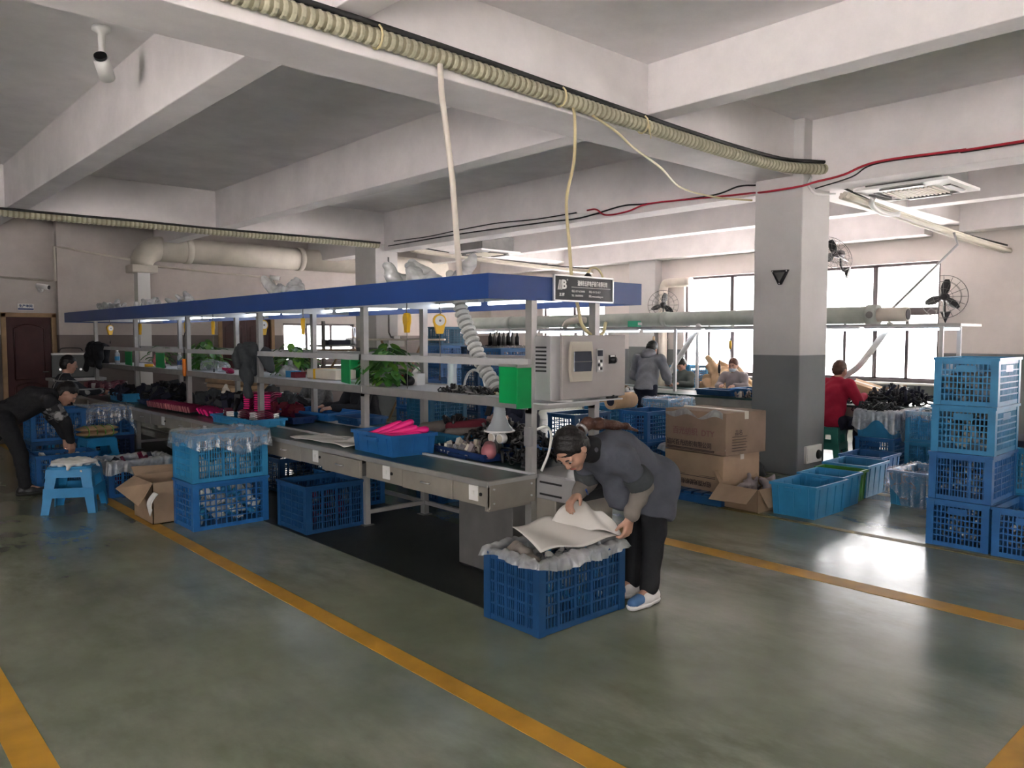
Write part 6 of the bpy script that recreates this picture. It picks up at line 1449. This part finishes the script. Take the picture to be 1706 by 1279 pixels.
def person(label, J, C, h=.010, fold=.004):
    """J: joints in world metres, C: clothes. One continuous body mesh; hair, clothes and shoes are children."""
    J = {k: np.array(v, float) for k, v in J.items()}
    base = np.array([J['pel'][0], J['pel'][1], 0]); t = thing('person', label, 'person', tuple(base))
    J = {k: (v-base if k not in ('hf', 'hu', 'toeL', 'toeR', 'dL', 'dR', 'nL', 'nR') else v) for k, v in J.items()}
    hf = nrm(J['hf']); hu = nrm(J['hu']-hf*np.dot(J['hu'], hf)); hl = np.cross(hu, hf); hd = J['head']; F = [hf, hl, hu]
    H = lambda f, l, u: hd+hf*f+hl*l+hu*u
    pts = np.array([v for k, v in J.items() if k not in ('hf', 'hu', 'toeL', 'toeR', 'dL', 'dR', 'nL', 'nR')]); lo, hi = pts.min(0)-.24, pts.max(0)+.24
    b = C.get('b', 1.0)
    s = SDF(lo, hi, h)
    s.cap(J['pel'], J['chest'], .115*b, .115*b, .04); s.cap(J['chest'], J['neck'], .11*b, .06, .05); s.cap(J['sL'], J['sR'], .05, .05, .05)
    s.cap(J['neck'], H(-.025, 0, -.05), .052, .048, .03)
    s.ell(hd, (.094, .077, .110), F, .02); s.ell(H(-.015, 0, .02), (.095, .080, .095), F, .02)
    s.cap(H(.03, 0, -.055), H(.062, 0, -.098), .052, .030, .03); s.cap(H(.055, .03, -.03), H(.055, -.03, -.03), .038, .038, .02)
    s.cap(H(.094, 0, .012), H(.110, 0, -.026), .007, .012, .010); s.cap(H(.104, .010, -.030), H(.104, -.010, -.030), .007, .007, .006)
    s.cap(H(.088, .020, -.068), H(.088, -.020, -.068), .010, .010, .012); s.cap(H(.082, .045, .022), H(.082, -.045, .022), .012, .012, .015)
    for sg in (1, -1):
        s.ell(H(-.005, .080*sg, -.012), (.022, .010, .034), F, .006)
        s.ell(H(.098, .032*sg, .006), (.016, .014, .009), F, .008, 'sub')
    for a in 'LR':
        s.cap(J['s'+a], J['e'+a], .046*b, .040*b, .02); s.cap(J['e'+a], J['w'+a], .038*b, .027, .02)
        s.cap(J['h'+a], J['k'+a], .078*b, .054*b, .03); s.cap(J['k'+a], J['a'+a], .050*b, .036, .02); s.cap(J['a'+a], J['a'+a]+J['toe'+a]*.14+V(0, 0, -.04), .036, .026, .02)
        hand(s, J['w'+a], J['d'+a], J['n'+a], 1 if a == 'L' else -1, C.get('curl', .6), sc=C.get('hand', 1.0))
    s.build('body', C.get('skin', M['skin']), t)
    # face details
    for sg in (1, -1):
        e = MB(); e.ell(tuple(H(.085, .032*sg, .006)), (.010, .012, .010)); e.build('eye', M['eye_white'], t); e = MB(); e.ell(tuple(H(.0935, .032*sg, .005)), (.0055, .0080, .0075), 8, 6); e.build('iris', M['black'], t)
        MB().tube([tuple(H(.094, .016*sg, .026)), tuple(H(.093, .033*sg, .032)), tuple(H(.083, .050*sg, .026))], .0042, 6).build('eyebrow', M['hair'], t)
    MB().tube([tuple(H(.096, .022, -.066)), tuple(H(.102, .008, -.063)), tuple(H(.102, -.008, -.063)), tuple(H(.096, -.022, -.066))], .0055, 6).build('lips', M['lips'], t)
    # hair
    hm = M[C.get('hairm', 'hair')]; s = SDF(hd-.32, hd+.32, min(h, .010)); st = C.get('hair', 'short')
    s.ell(H(-.018, 0, .022), (.106, .089, .108), F, 0.01)
    if st == 'short':
        s.ell(H(-.045, 0, -.02), (.075, .082, .085), F, .02)
        s.ell(H(.10, 0, -.035), (.085, .12, .085), F, .01, 'sub'); s.ell(H(.02, .085, -.06), (.05, .035, .055), F, .01, 'sub'); s.ell(H(.02, -.085, -.06), (.05, .035, .055), F, .01, 'sub')
    else:
        s.ell(H(-.04, 0, -.03), (.075, .083, .08), F, .02); s.ell(H(.105, 0, -.035), (.078, .12, .085), F, .01, 'sub'); s.ell(H(.03, .085, -.05), (.05, .03, .05), F, .01, 'sub'); s.ell(H(.03, -.085, -.05), (.05, .03, .05), F, .01, 'sub')
    s.folds(.0018, 150); s.build('hair', hm, t)
    if 'tail' in C:
        p = [np.array(q)-base for q in C['tail']]; lo2 = np.min(p, 0)-.1; hi2 = np.max(p, 0)+.1; s = SDF(lo2, hi2, min(h, .008))
        rs = C.get('tailr', [.03]*len(p))
        for i in range(len(p)-1): s.cap(p[i], p[i+1], rs[i], rs[i+1], .015)
        s.folds(.002, 120); s.build('ponytail', M['hair_brown'], t)
        q = nrm(p[1]-p[0]); c = p[0]+q*.012; a1 = nrm(np.cross(q, V(0, 1, .2))); a2 = np.cross(q, a1)
        MB().tube([tuple(c+(a1*math.cos(x*math.pi/8)+a2*math.sin(x*math.pi/8))*(rs[0]+.006)) for x in range(17)], .010, 8).build('hair_tie', M['steel_gray'], t)
    if C.get('mask'):
        s = SDF(hd-.2, hd+.2, .008); s.ell(H(.045, 0, -.06), (.068, .068, .056), F, .01); s.build('face_mask', M['mask'], t)
    # shirt
    up = C['shirt']; s = SDF(lo, hi, h); g = C.get('g', .028)
    s.cap(J['pel'], J['chest'], (.115+g)*b, (.118+g)*b, .05); s.cap(J['chest'], J['neck'], (.113+g)*b, .075, .05)
    s.cap(J['pel'], J['pel']+C.get('hem', V(0, 0, -.06)), (.12+g)*b, (.125+g)*b, .04); s.cap(J['sL'], J['sR'], .05+g*.8, .05+g*.8, .05)
    for q in C.get('drape', []): s.cap(np.array(q[0])-base, np.array(q[1])-base, q[2], q[3], .05)
    sl = C.get('sleeve', 1.0)
    for a in 'LR':
        s.cap(J['s'+a], J['s'+a]+(J['e'+a]-J['s'+a])*C.get('slen', 1), .058*b+g*.5, .048*b+g*.5, .03)
        if sl >= 1: s.cap(J['e'+a], J['e'+a]+(J['w'+a]-J['e'+a])*.93, .046*b+g*.5, .036+g*.35, .02)
    hp = J['pel']+C.get('hem', V(0, 0, -.06))*1.3; s.cut(hp, C.get('hemn', C.get('hem', V(0, 0, -1))))
    s.folds(fold, C.get('ff', 34), C.get('seed', 0)); s.build(C.get('sname', 'jacket'), up, t)
    if sl < 1:
        for a in 'LR':
            s = SDF(lo, hi, h); s.cap(J['s'+a], J['e'+a], .05, .055, .02); s.cap(J['e'+a], J['e'+a]+(J['w'+a]-J['e'+a])*.9, .057, .046, .02); s.cut(J['e'+a]+nrm(J['s'+a]-J['e'+a])*.03, J['s'+a]-J['e'+a]) if 0 else s; s.folds(.004, 60, 2); s.build('forearm_sleeve', C['sleeve2'], t)
    if 'cuff' in C:
        for a in 'LR':
            s = SDF(lo, hi, h); p0 = J['s'+a]+(J['e'+a]-J['s'+a])*C['cuff'][0]; p1 = J['s'+a]+(J['e'+a]-J['s'+a])*C['cuff'][1]; s.cap(p0, p1, C['cuff'][3], C['cuff'][4], .01); s.cut(p1, J['e'+a]-J['s'+a]); s.cut(p0, J['s'+a]-J['e'+a]); s.folds(.003, 40); s.build('sleeve_panel', C['cuff'][2], t)
    if 'collar' in C:
        s = SDF(J['neck']-.25, J['neck']+.25, h); nk = J['neck']; hx = hd-hu*.06; s.cap(nk+(hx-nk)*.05-hf*0, nk+(hx-nk)*.42, .083, .068, .02); s.folds(.003, 50); s.build('collar', C['collar'], t)
    if 'hood' in C:
        s = SDF(J['neck']-.3, J['neck']+.3, h); bk = nrm(J['neck']-hd-hf*np.dot(J['neck']-hd, hf)*0)*0-hf
        s.ell(J['neck']+bk*.09+V(0, 0, -.01), (.10, .115, .085), [nrm(bk), nrm(np.cross(V(0, 0, 1), bk)), V(0, 0, 1)], .02); s.cap(J['neck']+V(0, 0, .02), J['neck']+V(0, 0, .06), .085, .075, .03); s.folds(.005, 30); s.build('hood', C['hood'], t)
    # trousers
    s = SDF(lo, hi, h)
    s.cap(J['pel'], J['pel']+V(0, 0, .05), .128*b, .12*b, .03); s.cap(J['hL'], J['hR'], .10*b, .10*b, .04)
    wd = C.get('leg', 1.0)
    for a in 'LR': s.cap(J['h'+a], J['k'+a], .098*b*wd, .072*b*wd, .03); s.cap(J['k'+a], J['a'+a]+V(0, 0, .02), .070*b*wd, .058*b*wd, .02)
    zc = min(J['aL'][2], J['aR'][2])-.035
    s.cut((0, 0, zc), (0, 0, -1)); s.folds(fold*.7, 44, 3); s.build('trousers', C['trousers'], t)
    # shoes
    for a in 'LR':
        an = J['a'+a]; td = nrm(J['toe'+a]*np.array([1, 1, 0])); z0 = an[2]-.085; ctr = V(an[0], an[1], z0)
        s = SDF(ctr-.26, ctr+.26, min(h, .009)); P = lambda f, z: V(ctr[0]+td[0]*f, ctr[1]+td[1]*f, z0+z)
        s.cap(P(-.045, .045), P(.05, .045), .042, .046, .02); s.cap(P(.05, .04), P(.165, .034), .044, .036, .03); s.cap(P(-.03, .06), P(-.02, .10), .042, .042, .02); s.cut((0, 0, z0+.02), (0, 0, -1))
        so = s.build('shoe', C['shoe'], t)
        s = SDF(ctr-.26, ctr+.26, min(h, .009)); s.cap(P(-.045, .03), P(.06, .03), .046, .05, .02); s.cap(P(.06, .03), P(.17, .03), .050, .041, .02); s.cut((0, 0, z0+.003), (0, 0, -1)); s.cut((0, 0, z0+.030), (0, 0, 1)); s.build('sole', C.get('sole', M['shoe_white']), so)
        if C.get('shoe_panel'):
            s = SDF(ctr-.26, ctr+.26, min(h, .009)); s.cap(P(.10, .045), P(.165, .038), .041, .037, .02); s.cut((0, 0, z0+.028), (0, 0, -1)); s.build('shoe_panel', C['shoe_panel'], so)
    return t

# the woman bending over the front crate
person('woman in a grey smock bending over the front blue crate', dict(
    pel=(3.90, 3.05, .76), chest=(3.60, 3.05, .94), neck=(3.38, 3.05, 1.00), head=(3.215, 3.045, 1.02), hf=(-.52, -.10, -.85), hu=(-.85, 0, .52),
    sL=(3.50, 2.90, .94), sR=(3.50, 3.20, .94), eL=(3.645, 2.865, .775), eR=(3.58, 3.24, .76), wL=(3.575, 2.905, .585), wR=(3.46, 3.22, .70),
    dL=(-.12, .15, -1), nL=(0, 1, .1), dR=(-.8, -.1, -.45), nR=(0, -.4, -1),
    hL=(3.90, 2.96, .74), hR=(3.92, 3.14, .74), kL=(3.88, 2.96, .44), kR=(3.93, 3.14, .44), aL=(3.83, 2.955, .085), aR=(3.88, 3.13, .085), toeL=(-1, -.05, 0), toeR=(-1, .1, 0)),
    dict(shirt=M['denim'], hairm='hair', hair='long', tail=[(3.30, 3.05, 1.115), (3.36, 3.05, 1.152), (3.44, 3.035, 1.145), (3.54, 3.02, 1.132), (3.64, 3.00, 1.118), (3.73, 2.98, 1.085)], tailr=[.026, .036, .034, .028, .020, .006],
         g=.040, slen=.72, hem=V(-.03, 0, -.17), hemn=V(-.30, 0, -1), sleeve=.5, sleeve2=M['taupe'], collar=M['black_cloth'], sname='smock', trousers=M['black_cloth'], shoe=M['shoe_white'], shoe_panel=M['shoe_blue'], leg=1.02, curl=.75,
         drape=[((3.62, 3.05, .90), (3.74, 3.04, .62), .13, .13), ((3.75, 3.05, .85), (3.84, 3.04, .58), .15, .15), ((3.93, 2.97, .76), (3.95, 3.14, .76), .145, .145), ((3.90, 2.97, .60), (3.92, 3.14, .60), .135, .135)], cuff=(.55, .92, M['charcoal_cloth'], .080, .088)), h=.0068, fold=.0045)
# the man in black bending at the left
person('man in black with patterned sleeves bending over a crate', dict(
    pel=(1.52, 9.55, .83), chest=(1.79, 9.55, .985), neck=(1.97, 9.55, 1.03), head=(2.11, 9.54, 1.045), hf=(.62, -.25, -.72), hu=(.78, 0, .62),
    sL=(1.90, 9.72, .97), sR=(1.90, 9.38, .97), eL=(2.02, 9.76, .75), eR=(2.04, 9.38, .76), wL=(2.13, 9.78, .54), wR=(2.10, 9.42, .53),
    dL=(.1, 0, -1), nL=(-.2, -1, 0), dR=(.12, .1, -1), nR=(-.3, 1, 0),
    hL=(1.50, 9.64, .80), hR=(1.50, 9.45, .80), kL=(1.36, 9.70, .45), kR=(1.63, 9.44, .44), aL=(1.22, 9.74, .085), aR=(1.66, 9.42, .085), toeL=(1, .1, 0), toeR=(1, -.1, 0)),
    dict(shirt=M['black_cloth'], hair='short', g=.025, hem=V(-.05, 0, -.04), sname='sweater', trousers=M['black_cloth'], shoe=M['black'], sole=M['black_rubber'], cuff=(.15, .88, CAMO, .078, .070), curl=.6), h=.009)
# the man in plaid beyond him
person('man in a plaid shirt seated behind the bending man', dict(
    pel=(2.72, 12.72, .52), chest=(2.76, 12.70, .90), neck=(2.80, 12.70, 1.10), head=(2.84, 12.69, 1.27), hf=(.94, -.2, -.25), hu=(.2, 0, 1),
    sL=(2.77, 12.89, 1.04), sR=(2.77, 12.51, 1.04), eL=(2.98, 12.90, .84), eR=(3.00, 12.48, .86), wL=(3.22, 12.80, .84), wR=(3.26, 12.60, .86),
    dL=(1, -.1, -.1), nL=(0, 0, -1), dR=(1, .1, -.1), nR=(0, 0, -1),
    hL=(2.74, 12.82, .50), hR=(2.74, 12.62, .50), kL=(3.06, 12.86, .47), kR=(3.06, 12.58, .47), aL=(3.02, 12.86, .085), aR=(3.02, 12.58, .085), toeL=(1, 0, 0), toeR=(1, 0, 0)),
    dict(shirt=PLAID, hair='short', g=.022, sname='shirt', trousers=M['black_cloth'], shoe=M['black'], curl=.5), h=.012)
stool((2.70, 12.72, 0), 0, .40, .40, 'stool_blue', 'blue plastic stool under the man in plaid')
# standing man in the grey hoodie, seen from behind
person('man in a grey hoodie standing with his back turned', dict(
    pel=(9.92, 7.76, .86), chest=(10.00, 7.78, 1.18), neck=(10.07, 7.80, 1.35), head=(10.13, 7.81, 1.47), hf=(.80, .2, -.55), hu=(.45, 0, .9),
    sL=(10.0, 8.00, 1.29), sR=(10.04, 7.57, 1.29), eL=(10.02, 8.10, 1.03), eR=(10.08, 7.47, 1.03), wL=(10.22, 8.02, .92), wR=(10.28, 7.60, .92),
    dL=(1, -.2, -.2), nL=(0, 0, -1), dR=(1, .2, -.2), nR=(0, 0, -1),
    hL=(9.92, 7.86, .84), hR=(9.92, 7.67, .84), kL=(9.94, 7.87, .46), kR=(9.94, 7.66, .46), aL=(9.90, 7.88, .085), aR=(9.90, 7.65, .085), toeL=(1, .1, 0), toeR=(1, -.1, 0)),
    dict(shirt=M['grey_hood'], hair='short', g=.045, hem=V(0, 0, -.02), hemn=V(0, 0, -1), hood=M['grey_hood'], sname='hoodie', trousers=M['navy_cloth'], shoe=M['black'], b=1.08), h=.011, fold=.006)
# seated woman with a face mask by the window
def seated(label, x, y, face, C, z=0, ht=1.18, lean=.06, h=.012, hu=(0, 0, 1), down=-.35, reach=.34, wz=.80):
    c, s_ = math.cos(face), math.sin(face)
    def W(f, l, zz): return (x+c*f-s_*l, y+s_*f+c*l, zz)
    def D(f, l, zz): return (c*f-s_*l, s_*f+c*l, zz)
    k = ht-1.28
    return person(label, dict(pel=W(0, 0, .54), chest=W(lean*.6, 0, .88+k*.7), neck=W(lean, 0, 1.06+k), head=W(lean+.05, 0, 1.20+k), hf=D(1, 0, down), hu=D(.25, 0, 1),
        sL=W(lean, .18, 1.0+k), sR=W(lean, -.18, 1.0+k), eL=W(lean+.10, .25, .80+k*.5), eR=W(lean+.10, -.25, .80+k*.5), wL=W(reach, .12, wz), wR=W(reach, -.12, wz),
        dL=D(1, -.3, -.1), nL=D(0, -.3, -1), dR=D(1, .3, -.1), nR=D(0, .3, -1),
        hL=W(.02, .10, .52), hR=W(.02, -.10, .52), kL=W(.40, .12, .48), kR=W(.40, -.12, .48), aL=W(.38, .13, .085), aR=W(.38, -.13, .085), toeL=D(1, 0, 0), toeR=D(1, 0, 0)), C, h)
seated('woman with a face mask seated beyond the window bench', 12.45, 7.72, RAD(190), dict(shirt=M['mauve_cloth'], hair='long', hairm='hair_brown', mask=True, collar=M['cream'], trousers=M['navy_cloth'], shoe=M['black'], b=1.0), ht=1.24)
seated('person in an olive jacket seated beyond the grey hoodie', 12.35, 8.75, RAD(180), dict(shirt=M['olive'], hair='short', trousers=M['navy_cloth'], shoe=M['black']), ht=1.22, down=-.7)
seated('man in a red sweater seated on the sea green stool', 10.22, 4.86, RAD(-12), dict(shirt=M['red_knit'], hair='short', hairm='hair_brown', g=.034, trousers=M['navy_cloth'], shoe=M['black'], b=1.06), ht=1.30, lean=.10, h=.011, reach=.52, wz=.86)
seated('person in a black jacket working beyond the bench', 5.08, 8.15, RAD(178), dict(shirt=M['black_cloth'], hair='short', trousers=M['navy_cloth'], shoe=M['black'], b=1.08), ht=1.30, lean=.16, reach=.58, wz=.84)
seated('person in a grey knit top working behind the charcoal jacket', 5.15, 9.35, RAD(178), dict(shirt=M['grey_knit'], hair='short', trousers=M['black_cloth'], shoe=M['black']), ht=1.28, lean=.16, reach=.5, wz=.84)
p8 = seated('person in navy and maroon holding a phone beyond the bench', 5.02, 5.30, RAD(176), dict(shirt=M['navy_cloth'], hair='short', trousers=M['black_cloth'], shoe=M['cream'], collar=M['white'], curl=.9, drape=[((4.90, 5.30, .80), (4.86, 5.30, .74), .12, .12)]), ht=1.30, lean=.12, reach=.30, wz=.93, h=.011)
t = thing('mobile_phone', 'dark mobile phone held upright beyond the bench', 'phone', (4.62, 5.40, .99), RAD(0)); MB().cbox((0, 0, .02), (.010, .075, .155), 0, (0, RAD(20), 0)).build('case', M['black'], t, bevel=.003); MB().cbox((.006, 0, .022), (.003, .066, .14), 0, (0, RAD(20), 0)).build('screen', M['screen'], t)
for x, y, m, lb in ((12.5, 7.72, 'stool_blue', 'blue stool under the masked woman'), (12.42, 8.75, 'stool_blue', 'blue stool under the person in olive'), (5.12, 8.15, 'stool_green', 'green stool under the person in black'), (5.2, 9.35, 'stool_green', 'green stool under the person in grey knit')): stool((x, y, 0), 0, .40, .43, m, lb)
tag(MB().tube([(3.42, 3.10, .72), (3.36, 3.06, .76)], .006, 8).build('blue_pen', M['fascia']), 'blue pen in the bending woman\'s right hand', 'pen')
